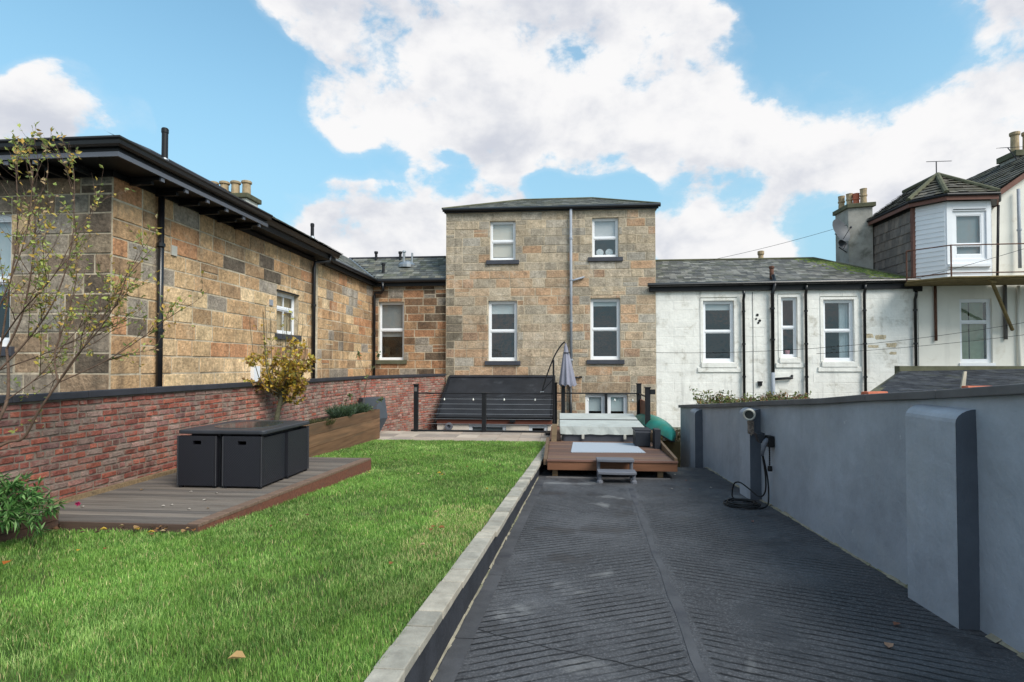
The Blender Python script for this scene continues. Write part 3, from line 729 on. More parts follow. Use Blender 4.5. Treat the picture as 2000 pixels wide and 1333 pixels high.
def pal_main(a, z):
    x = a + HX0
    po = .42 if z < 3.4 else .1
    if x < -3.75 and z < 2.7 and random.random() < .65: return random.choice([srgb(84, 76, 64), srgb(98, 88, 70), srgb(76, 70, 56)])
    if x < -2.6 and z < 3: po = .7
    if x > 2.6 and z > 3.3: po = .4
    if -1.2 < x < .3 and -.5 < z < 1.5: return random.choice([srgb(190, 172, 150), srgb(182, 164, 142), srgb(174, 152, 126)])
    if random.random() < po: return random.choice(O1)
    return random.choice(G1)
fx = [(ax(-2.75), ax(-1.35), 5.345, 5.62, srgb(178, 164, 144)), (ax(1.0), ax(2.42), 5.385, 5.62, srgb(178, 164, 142)), (ax(.85), ax(2.6), -1.02, -.62, srgb(150, 124, 96))]
stones(mh, B, HX1 - HX0, -2.6, HZ - .02, HL, pal_main, course=(.29, .345), lens=(.4, .95), fixed=fx, blend=.35, mean=srgb(174, 162, 145), m=STONE_G)
window(mh, B, holes['ul'], rail=.49, blind=.94, blindm=mat('cream_blind', srgb(238, 226, 214), var=.03), room=ROOML, sill=.13)
wr = window(mh, B, holes['ur'], rail=.5, blind=.5, blindm=mat('pale_blind', srgb(228, 222, 224), var=.03), room=ROOML, sill=.15)
window(mh, B, holes['ll'], rail=.5, blind=.19, sill=.12, frame=.085)
window(mh, B, holes['lr'], rail=.5, blind=.09, sill=.14, frame=.085)
for k in ('b1', 'b2'): window(mh, B, holes[k], rail=0, blind=.8, frame=.1, blindm=BLIND)
MB().bb(B, ax(1.69), ax(1.77), -.1, .03, -1.9, -1.03).build('mullion', BLACKM, mh)
# ornament pair on the upper right window ledge
for dx in (-.17, .17):
    mb = MB(); c = (1.71 + dx, Y0 + .32, 4.15)
    mb.lathe(c, [(.02, -.03), (.135, -.025), (.135, .025), (.02, .03)], 18, axis='Y'); mb.box(c[0] - .02, c[0] + .02, Y0 + .30, Y0 + .34, 3.99, 4.03)
    o = mb.build('ornament_disc', WHITE_U, wr)
# gutter, roof
mb = MB(); mb.box(HX0 - .06, HX1 + .1, Y0 - .09, Y0 - .035, HZ - .02, HZ + .1); mb.tube([(HX0 - .1, Y0 - .15, HZ + .07), (HX1 + .16, Y0 - .15, HZ + .08)], .065, 10)
mb.build('gutter', BLACK, mh)
ex0, ex1, ey0, ey1, ez = HX0 - .12, HX1 + .14, Y0 - .14, 26.6, HZ + .1
rx0, rx1, ry, rz = -1.5, 1.45, 23.1, 7.0
mb = MB()
mb.add([(ex0, ey0, ez), (ex1, ey0, ez), (ex1, ey1, ez), (ex0, ey1, ez), (rx0, ry, rz), (rx1, ry, rz)], [(0, 1, 5, 4), (1, 2, 5), (2, 3, 4, 5), (3, 0, 4)])
rf = mb.build('roof', SLATE_B, mh)
vv = V((0, ry - ey0, rz - ez)); Ls = vv.length
slates(rf, (ex0, ey0, ez + .01), (1, 0, 0), vv, ex1 - ex0, Ls, SLATE, cols=SLC, clip=lambda b: ((rx0 - ex0) * b / Ls, (ex1 - ex0) - (ex1 - rx1) * b / Ls))
mb = MB(); mb.tube([(ex0, ey0, ez + .03), (rx0, ry, rz + .03), (rx1, ry, rz + .03), (ex1, ey0, ez + .03)], .045, 6); mb.build('ridge', MOSSY, rf)
pipe(mh, [(.47, Y0 - .11, HZ + .05), (.47, Y0 - .11, -.35)], .052, PIPEG, [(.47, Y0 - .11, z) for z in (4.6, 3.1, 1.6, .2)])
pipe(mh, [(.47, Y0 - .11, 3.05), (.62, Y0 - .10, 3.1), (.95, Y0 - .07, 3.2)], .035, PIPEG, name='waste_pipe')
pipe(mh, [(.45, Y0 - .11, -.35), (.45, Y0 - .11, -3.6)], .056, BLACK, [(.45, Y0 - .11, -.4)])
pipe(mh, [(.45, Y0 - .11, -.45), (.85, Y0 - .08, -.42)], .04, BLACK, name='waste_pipe')

# black lean-to at basement level
le = thing('basement_extension', 'low lean-to with black felt roof and red brown fascia against the stone house', 'extension', (-2.1, 19, -3.7))
LX0, LX1, LY, LZ0, LZ1 = -4.08, -.2, 18.3, -1.72, -.43
mb = MB(); mb.hexa([(LX0, LY - .1, LZ0 - .08), (LX1, LY - .1, LZ0 - .08), (LX1 + .1, Y0 - .03, LZ1 - .1), (LX0 + .06, Y0 - .03, LZ1 - .1), (LX0, LY - .1, LZ0), (LX1, LY - .1, LZ0), (LX1 + .1, Y0 - .03, LZ1), (LX0 + .06, Y0 - .03, LZ1)])
fr = mb.build('roof', FELT, le)
for (x0, x1) in ((LX0 - .02, LX0 + .05), (LX1 - .05, LX1 + .02)):
    MB().hexa([(x0, LY - .11, LZ0 - .02), (x1, LY - .11, LZ0 - .02), (x1 + .08, Y0 - .04, LZ1 - .02), (x0 + .08, Y0 - .04, LZ1 - .02), (x0, LY - .11, LZ0 + .05), (x1, LY - .11, LZ0 + .05), (x1 + .08, Y0 - .04, LZ1 + .05), (x0 + .08, Y0 - .04, LZ1 + .05)]).build('verge_trim', BLACKM, fr)
MB().box(LX0 + .1, LX1 + .1, Y0 - .09, Y0 - .035, LZ1, LZ1 + .07).build('flashing', COPE, fr)
mb = MB(); mb.tube([(LX0, LY - .13, LZ0 - .02), (LX1, LY - .13, LZ0 - .02)], .045, 8); mb.build('gutter', BLACKM, le)
MB().box(LX0, LX1, LY - .07, LY - .03, LZ0 - .24, LZ0 - .03).build('fascia', REDF, le)
B = basis((LX0, LY, 0), (1, 0, 0), (0, -1, 0)); lx = lambda x: x - LX0
lh = [(lx(-3.0), lx(-1.74), -2.9, -1.96), (lx(-.98), lx(-.35), -3.6, -1.98)]
wall_panel(le, B, LX1 - LX0, -3.7, LZ0 - .1, lh, CREAM2, thick=.2)
window(le, B, lh[0], rail=0, blind=1.0, blindm=BLINDG, inset=.05, frame=.09, depth=.9)
window(le, B, lh[1], rail=0, inset=.05, frame=.09, depth=.9, name='door')
MB().lathe((-3.66, LY - .05, -2.05), [(.06, .0), (.06, -.06), (.13, -.06), (.13, 0), (.1, .02)], 18, axis='Y').build('flue', STEPP, le, smooth=False)
mb = MB(); mb.box(-1.6, -1.42, LY - .18, LY - .07, LZ0 - .17, LZ0 - .07); mb.box(-1.53, -1.49, LY - .12, LY - .02, LZ0 - .2, LZ0 - .15); mb.build('flood_lamp', BLACKM, le)

# ================================================================== LEFT VILLA
VX = -7.0; VY0, VY1 = 8.03, 15.15; VT = 3.06
vi = thing('sandstone_villa', 'orange brown sandstone villa with deep black bracketed eaves at the left', 'house', (-9.5, 11.5, -2))
B = basis((VX, VY0 + .004, 0), (0, 1, 0), (1, 0, 0)); ay = lambda y: y - VY0 - .004
vh = [(ay(13.12), ay(14.22), .80, 1.86)]
wall_panel(vi, B, VY1 - VY0, -2, VT, vh, MORTAR)
SAND = [srgb(232, 200, 154), srgb(226, 192, 148), srgb(234, 204, 162)]
VOR = [srgb(200, 146, 100), srgb(194, 148, 104), srgb(206, 164, 120), srgb(190, 132, 90), srgb(210, 174, 130)]
VBR = [srgb(182, 146, 106), srgb(164, 130, 96), srgb(194, 158, 116), srgb(150, 122, 92), srgb(204, 168, 126)]
VGR = [srgb(152, 146, 138), srgb(138, 132, 124)]
def pal_villa(a, z):
    y = a + VY0
    if y > 9.25 and z < .17: return random.choice(SAND)
    if 12.7 < y < 14.7 and .55 < z < 2.1: return random.choice(SAND)
    if y > 9.2 and z < 1.6 and random.random() < .28: return random.choice(SAND)
    r = random.random()
    if r < .09: return random.choice(VGR)
    if r < .13: return srgb(66, 64, 62)
    if r < .52: return random.choice(VOR)
    return random.choice(VBR)
stones(vi, B, VY1 - VY0, -.75, VT - .01, vh, pal_villa, course=(.29, .33), lens=(.4, .85))
wv = window(vi, B, vh[0], inset=.1, rail=.62, vbar=True, blind=.99, blindm=mat('warm_blind', srgb(214, 190, 158), var=.05), frame=.06)
MB().bb(B, vh[0][0] - .1, vh[0][1] + .1, -.1, .07, .66, .795).build('sill', SILL, wv)
MB().bb(B, vh[0][0] - .02, vh[0][1] + .02, -.05, .03, 1.865, 1.9).build('lintel_shadow_strip', BLACKM, wv)  # black strip standing in for the shadow line at the lintel
MB().bb(B, ay(9.33), ay(9.47), 0, .035, 2.0, 2.18).build('air_vent', LAMPW, vi)
MB().bb(B, ay(12.74), ay(12.88), 0, .035, 1.46, 1.6).build('air_vent', PIPEG, vi)
MB().bb(B, ay(11.95), ay(12.2), 0, .1, -.4, -.02).build('meter_box', WHITE_U, vi)
# front face
B2 = basis((-12.5, VY0, 0), (1, 0, 0), (0, -1, 0)); bx_ = lambda x: x + 12.5
vh2 = [(bx_(-10.1), bx_(-8.72), .3, 2.46)]
wall_panel(vi, B2, 5.496, -2, VT, vh2, MORTAR)
VF = [srgb(132, 126, 116), srgb(120, 112, 102), srgb(142, 128, 108), srgb(104, 94, 84), srgb(150, 146, 138), srgb(130, 108, 86), srgb(116, 118, 112)]  # sooty front stones, also darkened so this face looks more shaded than the side
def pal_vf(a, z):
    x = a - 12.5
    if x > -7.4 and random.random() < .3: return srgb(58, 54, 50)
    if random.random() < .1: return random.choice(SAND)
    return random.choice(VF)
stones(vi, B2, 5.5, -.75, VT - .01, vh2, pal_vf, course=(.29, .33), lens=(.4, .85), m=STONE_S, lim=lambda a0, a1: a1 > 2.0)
window(vi, B2, vh2[0], inset=.1, rail=.5, blind=.6, sill=.1, frame=.1)
MB().box(-12.5, -12.2, VY0 + .3, 16, -2, VT).box(-12.5, -7.3, 15.7, 16, -2, VT).build('back_wall', MORTAR, vi)
MB().box(-7.3, -7.0, 15.15, 15.45, -2, VT).build('corner_pier', MORTAR, vi)
# eaves
OV = .62
def eave_run(parent, x0, x1, y0, y1, ov, z):
    pass
ex, ey = VX + OV, VY0 - OV
zs = VT
# soffit: corner mitre by two boxes butted
MB().box(-13.1, ex - .03, ey + .03, VY0 - .001, zs, zs + .03).box(VX + .001, ex - .03, VY0, 11.55, zs, zs + .03).build('soffit', SOFFIT, vi)
MB().box(-13.1, VX + .05, VY0 - .06, VY0 - .026, zs - .09, zs - .002).box(VX + .026, VX + .06, VY0 - .06, 15.15, zs - .09, zs - .002).build('bed_moulding', SOFFIT, vi)
def corner_prof(parent, name, m, prof, x_end, y_end, ox, oy, smooth=False):
    """profile (out, z) swept along front (to x_end) and side (to y_end) round the mitred eave corner"""
    mb = MB(); n = len(prof); ring = []
    for (px, py, sx, sy) in ((x_end, oy, 0, -1), (ox, oy, 1, -1), (ox, y_end, 1, 0)):
        ring.append([(px + sx * d, py + sy * d, z) for d, z in prof])
    for r in ring: mb.v += r
    for k in range(2):
        for i in range(n):
            mb.f.append((k * n + i, k * n + (i + 1) % n, (k + 1) * n + (i + 1) % n, (k + 1) * n + i)); mb.c.append((1, 1, 1, 1))
    mb.f.append(tuple(range(n))); mb.f.append(tuple(range(2 * n, 3 * n))); mb.c += [(1, 1, 1, 1)] * 2
    return mb.build(name, m, parent, smooth=smooth)
corner_prof(vi, 'lower_fascia', FASC, [(-.03, zs - .01), (0, zs - .01), (0, zs + .06), (-.03, zs + .06)], -13.1, 11.55, ex, ey)
corner_prof(vi, 'upper_fascia', SOFFIT, [(-.06, zs + .061), (-.022, zs + .061), (-.022, zs + .2), (-.06, zs + .2)], -13.1, 11.55, ex, ey)
corner_prof(vi, 'gutter', BLACK, [(-.02, zs + .135), (.03, zs + .125), (.075, zs + .15), (.085, zs + .2), (.11, zs + .225), (.11, zs + .25), (-.02, zs + .25)], -13.1, 11.55, ex, ey)
for i in range(12):
    x = -7.25 - i * .47
    MB().box(x - .035, x + .035, ey + .06, VY0 - .03, zs - .055, zs - .001).box(x - .03, x + .03, ey + .2, VY0 - .03, zs - .12, zs - .056).build('bracket', SOFFIT, vi, bevel=.008)
    MB().box(x - .04, x + .04, ey + .025, ey + .058, zs - .075, zs - .012).build('bracket_end', FASC, vi)
for i in range(6):
    y = 8.35 + i * .58
    MB().box(VX + .03, ex - .06, y - .035, y + .035, zs - .055, zs - .001).box(VX + .03, ex - .2, y - .03, y + .03, zs - .12, zs - .056).build('bracket', SOFFIT, vi, bevel=.008)
    MB().box(ex - .058, ex - .025, y - .04, y + .04, zs - .075, zs - .012).build('bracket_end', FASC, vi)
# shallower rear eave
ox2 = VX + .40
MB().box(VX + .001, ox2 - .02, 11.56, 15.75, zs + .02, zs + .05).build('soffit', SOFFIT, vi)
MB().box(ox2 - .02, ox2 + .01, 11.56, 15.75, zs + .0, zs + .13).build('lower_fascia', SOFFIT, vi)
MB().prism([(ox2 + .011, 11.3, zs + .12), (ox2 + .07, 11.3, zs + .14), (ox2 + .1, 11.3, zs + .22), (ox2 + .125, 11.3, zs + .24), (ox2 + .125, 11.3, zs + .26), (ox2 + .011, 11.3, zs + .26)], (0, 4.55, 0)).build('gutter', BLACK, vi)
# roof
rz0 = zs + .24; tp = math.tan(R(28.2)); hw = 3.2
mb = MB(); rx = ex - hw
FH = 4.6
mb.add([(ex, ey, rz0), (ex, 15.8, rz0), (rx, ey + FH, rz0 + hw * tp), (rx, 15.8, rz0 + hw * tp), (-13.1, ey, rz0), (-13.1, ey + FH, rz0 + hw * tp), (-13.1, 15.8, rz0)], [(0, 1, 3, 2), (0, 2, 5, 4), (2, 3, 6, 5), (1, 6, 3)])
vr = mb.build('roof', SLATE_B, vi)
vv = V((-hw, 0, hw * tp)); Ls = vv.length
slates(vr, (ex, ey, rz0 + .01), (0, 1, 0), vv, 15.8 - ey, Ls, SLATE, cols=SLC, row=.22, clip=lambda b: (FH * b / Ls, 99))
mb = MB(); mb.tube([(ex, ey, rz0 + .0), (rx, ey + FH, rz0 + hw * tp + .03), (rx, 15.8, rz0 + hw * tp + .03)], .05, 6); mb.build('ridge', COPE, vr)
for (x, y, h, r) in ((-7.45, 9.75, .62, .055), (-7.25, 15.6, .42, .05)):
    zb = rz0 + (ex - x) * tp
    mb = MB(); mb.lathe((x, y, zb - .1), [(r, 0), (r, h + .02), (r * 1.15, h + .03), (r * 1.15, h + .1), (r * .9, h + .12)], 12); vp = mb.build('vent_pipe', BLACKM, vr)
    MB().lathe((x, y, zb - .08), [(r * 2.1, 0), (r * 1.05, .14)], 12).build('lead_collar', STEEL, vp)
# chimney
cx, cy, cz = -9.42, 15.05, 4.88
mb = MB(); mb.box(cx - .72, cx + .62, cy - .3, cy + .3, 3.2, cz - .14); ch = mb.build('chimney', CREAM, vi)
MB().box(cx - .8, cx + .7, cy - .38, cy + .38, cz - .139, cz).build('chimney_cap', MOSSY, ch, bevel=.02)
for i in range(4):
    MB().lathe((cx - .56 + i * .335, cy, cz), [(.135, 0), (.115, .06), (.11, .36), (.145, .38), (.145, .43), (.12, .45), (.09, .45), (.09, .2)], 14).build('chimney_pot', POTC, ch)
pipe(vi, [(VX + .09, 8.98, zs - .02), (VX + .09, 8.98, -1.9)], .052, BLACK, [(VX + .09, 8.98, 2.1), (VX + .09, 8.98, .6)])
pipe(vi, [(ox2 + .03, 15.3, zs + .13), (ox2 + .02, 15.3, zs - .05), (VX + .1, 15.05, zs - .12), (VX + .09, 15.0, zs - .3), (VX + .09, 15.0, -1.9)], .05, BLACK, [(VX + .09, 15.0, 1.7), (VX + .09, 15.0, .1)])

# ------------------------------------------------------------------ rear wing between villa and town house
rw = thing('sandstone_rear_wing', 'single storey sandstone wing with sash window between villa and stone house', 'house', (-7, 19, -2))
FY = 20.25; RT = 3.0
B = basis((VX - .02, 15.46, 0), (0, 1, 0), (1, 0, 0))
wall_panel(rw, B, FY - 15.46, -2, RT, [], MORTAR)
def pal_wing(a, z):
    if .2 < z < 2.6 and 2.3 < a < 3.3 and random.random() < .6: return random.choice([srgb(150, 148, 142), srgb(160, 156, 148)] if z > 1.3 else SAND)
    r = random.random()
    if r < .15: return random.choice(SAND)
    if r < .5: return random.choice(VOR)
    if r < .56: return random.choice(VGR)
    return random.choice(VBR)
stones(rw, B, FY - 15.46, -.7, RT - .01, [], pal_wing, course=(.28, .32), lens=(.4, .8))
B = basis((VX - .02, FY, 0), (1, 0, 0), (0, -1, 0)); Wd = HX0 - VX + .02
wx_ = lambda x: x - VX + .02
rh = [(wx_(-6.78), wx_(-5.80), .2, 2.4)]
wall_panel(rw, B, Wd, -2, RT, rh, MORTAR)
stones(rw, B, Wd, -.7, RT - .01, rh, lambda a, z: random.choice([srgb(168, 122, 90), srgb(148, 108, 80), srgb(176, 136, 102), srgb(120, 92, 70), srgb(160, 128, 98), srgb(92, 76, 62), srgb(150, 140, 128)]), course=(.28, .32), lens=(.4, .8), m=STONE_S, blend=.05)
wf = window(rw, B, rh[0], rail=.52, blind=.6, blindm=BLINDG, frame=.06, room=ROOMM)
MB().bb(B, rh[0][0] - .15, rh[0][1] + .12, -.1, .06, .05, .195).build('sill', MOSSY, wf)
# eaves + roof of wing
MB().box(VX, VX + .12, 15.6, FY, RT, RT + .03).box(VX, HX0 - .01, FY - .14, FY, RT + .0, RT + .03).build('soffit', SOFFIT, rw)
MB().box(VX + .12, VX + .16, 15.6, FY - .18, RT - .03, RT + .12).box(VX + .16, HX0 - .01, FY - .18, FY - .14, RT - .03, RT + .12).build('lower_fascia', SOFFIT, rw)
mb = MB(); mb.tube([(VX + .23, 15.55, RT + .17), (VX + .23, FY - .25, RT + .17), (HX0 - .01, FY - .25, RT + .17)], .075, 10); mb.build('gutter', BLACK, rw)
rz1 = RT + .16; a_ = VX + .22; b_ = FY - .24; rise = 1.2; run = 1.75
mb = MB()
mb.add([(a_, 15.5, rz1), (a_, b_, rz1), (a_ - run, b_ + run, rz1 + rise), (a_ - run, 15.5, rz1 + rise), (HX0 + .001, b_, rz1), (HX0 + .001, b_ + run, rz1 + rise), (HX0, b_ + 2 * run, rz1), (a_ - 2 * run, b_ + 2 * run, rz1), (a_ - 2 * run, 15.5, rz1)], [(0, 1, 2, 3), (1, 4, 5, 2), (5, 6, 7, 2), (2, 7, 8, 3)])
wr2 = mb.build('roof', SLATE_B, rw)
Ls = math.hypot(run, rise)
slates(wr2, (a_, 15.5, rz1 + .01), (0, 1, 0), (-run, 0, rise), b_ - 15.5 + run, Ls, SLATE, cols=SLC, clip=lambda b: (0, b_ - 15.5 + run * b / Ls))
slates(wr2, (a_ - run, b_, rz1 + .01), (1, 0, 0), (0, run, rise), HX0 - a_ + run, Ls, SLATE, cols=SLC, clip=lambda b: (run - run * b / Ls, 99))
MB().tube([(a_, b_, rz1 + .03), (a_ - run, b_ + run, rz1 + rise + .03)], .03, 6).build('valley_lead', STEEL, wr2)
MB().tube([(a_ - run, b_ + run, rz1 + rise + .02), (HX0, b_ + run, rz1 + rise + .02)], .05, 6).build('ridge', COPE, wr2)
for (x, y, zt) in ((-7.35, 21.6, 4.62), (-6.35, 21.6, 4.6), (-6.72, 20.6, 3.95)):
    MB().lathe((x, y, 3.4), [(.055, 0), (.055, zt - 3.5), (.08, zt - 3.48), (.08, zt - 3.41), (.06, zt - 3.4)], 10).build('vent_pipe', BLACKM, wr2)
mb = MB(); mb.lathe((-5.95, 21.2, 3.85), [(.36, 0), (.36, .1), (.28, .2), (.12, .27), (.05, .28)], 14); mb.lathe((-6.08, 21.2, 4.05), [(.05, 0), (.05, .42), (.09, .44), (.05, .5)], 8); mb.lathe((-5.75, 21.2, 4.05), [(.04, 0), (.04, .4)], 8)
mb.build('roof_cowl', STEEL, wr2)
pipe(rw, [(VX + .45, FY - .25, RT + .12), (VX + .45, FY - .22, RT - .18), (VX + .36, FY - .16, RT - .27), (VX + .12, FY - .14, RT - .27), (VX + .09, FY - .13, RT - .4), (VX + .09, FY - .13, -1.9)], .052, BLACK, [(VX + .09, FY - .13, 1.2)])

# ================================================================== WHITE COTTAGE (right)
wc = thing('white_cottage', 'single storey whitewashed stone house with mossy slate roof right of the stone house', 'house', (8, 22, -2.5))
CX0, CX1, CT = 3.505, 12.38, 2.66
B = basis((CX0, Y0, 0), (1, 0, 0), (0, -1, 0)); cx_ = lambda x: x - CX0
chs = [(cx_(5.15), cx_(6.22), .12, 2.30), (cx_(7.83), cx_(8.38), .28, 2.4), (cx_(9.25), cx_(10.28), .14, 2.3)]
wall_panel(wc, B, CX1 - CX0, -3.7, CT, chs, WHITEW)
# painted rubble: slight courses show through the whitewash
def pal_w(a, z): return (1, 1, 1, 1)
stones(wc, B, CX1 - CX0, -2.9, CT - .02, [(h[0] - .12, h[1] + .12, h[2] - .35, h[3] + .1) for h in chs], pal_w, course=(.28, .36), lens=(.5, 1.3), m=WHITEW, joint=.002, proud=(.002, .006), blend=0)
c1 = window(wc, B, chs[0], frame=.08, inset=.09, blind=.12)
c2 = window(wc, B, chs[1], frame=.07, inset=.09)
c3 = window(wc, B, chs[2], frame=.08, inset=.09, curtains=[(.62, 1.0, BLIND)])
for (h, fr) in zip(chs, (c1, c2, c3)):
    mb = MB(); mb.bb(B, h[0] - .2, h[1] + .22, 0, .05, h[2] - .36, h[2] - .2); mb.bb(B, h[0] - .08, h[1] + .08, -.09, .07, h[2] - .199, h[2] - .02); mb.build('sill', WHITEW, fr, bevel=.01)
    mb = MB(); mb.bb(B, h[0] - .1, h[0] - .002, 0, .022, h[2], h[3]); mb.bb(B, h[1] + .002, h[1] + .1, 0, .022, h[2], h[3]); mb.bb(B, h[0] - .1, h[1] + .1, 0, .024, h[3] + .002, h[3] + .1); mb.build('surround', WHITEW, fr)
    MB().bb(B, h[0] - .1, h[1] + .1, 0, .035, h[3] + .101, h[3] + .115).build('drip_bead', MOSSY, fr)
MB().lathe((8.12, Y0 + .22, .37), [(.06, 0), (.09, .15), (.07, .16)], 12).build('pink_pot', mat('pink_pot', srgb(222, 160, 170), rough=.5), c2)
for (a, z, s1, s2) in ((10.75, 1.02, .36, .15), (11.15, .98, .4, .17), (11.5, .7, .36, .16), (10.9, .66, .4, .1), (11.55, .42, .25, .1)):
    a = cx_(a); pts = []
    for k in range(22):
        th = 2 * math.pi * k / 22; rr = random.uniform(.78, 1.12); sq = lambda v: math.copysign(abs(v) ** .5, v); pts.append(B(a + s1 / 2 * rr * sq(math.cos(th)), .0095, z + s2 / 2 * rr * sq(math.sin(th))))
    MB().add(pts, [tuple(range(22))]).build('bare_stone_patch', STONE, wc, color=srgb(190, 176, 150))
MB().box(CX0, CX1, Y0 + .3, Y0 + .35, -3.7, -2).box(CX0, CX1, 26, 26.2, -2, CT).build('back_wall', WHITEW, wc)
MB().box(CX0 - .25, CX1 + .1, Y0 - .12, Y0 - .03, CT - .02, CT + .16).build('fascia', BLACKM, wc)
mb = MB(); mb.tube([(CX0 - .32, Y0 - .2, CT + .2), (CX1 + .12, Y0 - .2, CT + .26)], .075, 10); mb.build('gutter', BLACK, wc)
ez = CT + .2; rY, rZ = 23.0, 4.30; hx = 10.3
mb = MB(); mb.add([(CX0 - .12, Y0 - .2, ez), (CX1 + .1, Y0 - .2, ez), (hx, rY, rZ), (CX0 - .02, rY, rZ), (CX1 + .1, 26.2, ez), (CX0 - .1, 26.2, ez)], [(0, 1, 2, 3), (1, 4, 2), (3, 2, 4, 5)])
cr = mb.build('roof', SLATE_B, wc)
vv = V((0, rY - Y0 + .2, rZ - ez)); Ls = vv.length
CL2 = [srgb(96, 95, 92), srgb(84, 83, 80), srgb(110, 108, 102), srgb(92, 92, 82), srgb(124, 122, 116)]
slates(cr, (CX0 - .12, Y0 - .2, ez + .01), (1, 0, 0), vv, CX1 - CX0 + .22, Ls, SLATE, cols=CL2, clip=lambda b: (0, (CX1 - CX0 + .22) - (CX1 + .1 - hx) * b / Ls))
mb = MB(); mb.tube([(CX0, rY, rZ + .03), (hx, rY, rZ + .03), (CX1 + .1, Y0 - .2, ez + .03)], .05, 6); mb.build('ridge', MOSSY, cr)
MOSSG = mat('roof_moss', src='attr', rough=.95, var=.3, bump=.8, bs=50)
mb = MB()
for i in range(420):
    t = random.random(); d = abs(random.gauss(0, .35)); b = random.uniform(.02, .98)
    x = CX1 + .1 - (CX1 + .1 - hx) * b - d * 1.2; yv = Y0 - .2 + (rY - Y0 + .2) * b; zv = ez + (rZ - ez) * b
    s = random.uniform(.03, .1); c = random.choice([srgb(96, 112, 56), srgb(82, 96, 50), srgb(112, 120, 66)])
    mb.add([(x - s, yv - s * .8, zv + .01 - s * .35), (x + s, yv - s * .8, zv + .01 - s * .35), (x + s * .9, yv + s * .8, zv + .02 + s * .35), (x - s * .9, yv + s * .8, zv + .02 + s * .35), (x, yv, zv + .05)], [(0, 1, 4), (1, 2, 4), (2, 3, 4), (3, 0, 4)], c)
mb.build('moss', MOSSG, cr, attr=True, kind='stuff')
for (x, zt, m, zb, nm) in ((6.52, CT - .05, BLACK, -2.4, 'downpipe'), (8.63, CT + .12, BLACK, -2.4, 'downpipe'), (10.58, CT + .12, BLACK, -2.4, 'downpipe'), (12.24, CT - .1, BLACK, -1, 'downpipe')):
    pipe(wc, [(x - .02, Y0 - .2, zt), (x, Y0 - .16, zt - .15), (x, Y0 - .1, zt - .3), (x, Y0 - .1, zb)], .048, m, [(x, Y0 - .1, z) for z in (1.9, .75, -.4)], name=nm)
pipe(wc, [(7.62, Y0 + .12, 3.2), (7.62, Y0 - .02, 2.95), (7.53, Y0 - .25, 2.8), (7.5, Y0 - .12, 2.5), (7.5, Y0 - .1, -.25)], .062, BLACK, [(7.5, Y0 - .1, 2.0), (7.5, Y0 - .1, .9)], name='soil_pipe')
pipe(wc, [(7.62, Y0 + .25, 2.95), (7.62, Y0 + .25, 3.55)], .07, PIPEB, [(7.62, Y0 + .25, 3.5)], name='soil_stack_vent')
pipe(wc, [(7.5, Y0 - .1, -.25), (7.5, Y0 - .1, -2.4)], .066, PIPEG, name='soil_pipe')
pipe(wc, [(7.55, Y0 - .1, -.48), (8.15, Y0 - .1, -.44), (8.17, Y0 - .02, -.36)], .045, BLACKM, name='waste_pipe')
mb = MB(); mb.bb(B, cx_(7.02), cx_(7.14), 0, .08, -.72, -.6); mb.bb(B, cx_(7.01), cx_(7.15), 0, .1, -.6, -.56); mb.build('wall_vent', BLACKM, wc)
for (a, z, s) in ((7.02, 1.78, .05), (7.1, 1.58, .05), (6.98, 1.64, .035), (7.05, 1.5, .04)):
    MB().lathe((a, Y0 - .02, z), [(s, 0), (s * .9, .03), (s * .3, .04)], 7, axis='Y').build('wall_fixing', RUBBER, wc)
MB().tube([(6.86, Y0 - .02, 2.6), (6.87, Y0 - .02, 1.2), (6.86, Y0 - .02, -1.2)], .008, 5).build('wall_cable', COPE2, wc)
# short clay pot behind the ridge
MB().lathe((8.38, 23.4, 4.0), [(.13, 0), (.11, .05), (.1, .55), (.13, .6), (.13, .72), (.09, .74)], 12).build('chimney_pot', POTC, wc)
# big rendered chimney
mb = MB(); mb.hexa([(11.35, 22.4, 3.0), (12.15, 22.2, 3.0), (12.15, 23.4, 3.0), (11.35, 23.4, 3.0), (11.35, 22.4, 6.15), (12.15, 22.2, 6.15), (12.15, 23.4, 6.15), (11.35, 23.4, 6.15)])
ch = mb.build('chimney', STACK, wc)
MB().hexa([(11.28, 22.33, 6.151), (12.24, 22.1, 6.151), (12.24, 23.5, 6.151), (11.28, 23.5, 6.151), (11.28, 22.33, 6.32), (12.24, 22.1, 6.32), (12.24, 23.5, 6.32), (11.28, 23.5, 6.32)]).build('chimney_cap', MOSSY, ch, bevel=.02)
for (x, y, h, m) in ((11.5, 23.2, .55, POTC), (11.66, 22.9, .55, POTC), (11.82, 22.72, .5, TERRA), (11.98, 22.5, .62, POTC)):
    MB().lathe((x, y, 6.32), [(.12, 0), (.105, h * .5), (.13, h * .52), (.13, h * .62), (.11, h * .64), (.12, h * .94), (.13, h), (.09, h), (.09, h * .7)], 12).build('chimney_pot', m, ch)

# ================================================================== CREAM HOUSE WITH BAY (far right)
ch2 = thing('cream_house', 'cream rendered house with white clad bay turret and tiled roof at far right', 'house', (15, 21, -2.5))
DX0 = 12.385; DX1 = 19.5
B = basis((DX0, Y0 - .03, 0), (1, 0, 0), (0, -1, 0)); dx_ = lambda x: x - DX0
dh = [(dx_(13.72), dx_(14.76), .08, 2.28)]
wall_panel(ch2, B, DX1 - DX0, -3.7, 2.9, dh, CREAM)
window(ch2, B, dh[0], rail=.64, frame=.09, inset=.08, curtains=[(.08, .42, CURT), (.45, .9, CURT)])
MB().bb(B, dh[0][0] - .05, dh[0][1] + .05, 0, .05, -.02, .075).build('sill', WHITE_U, ch2)
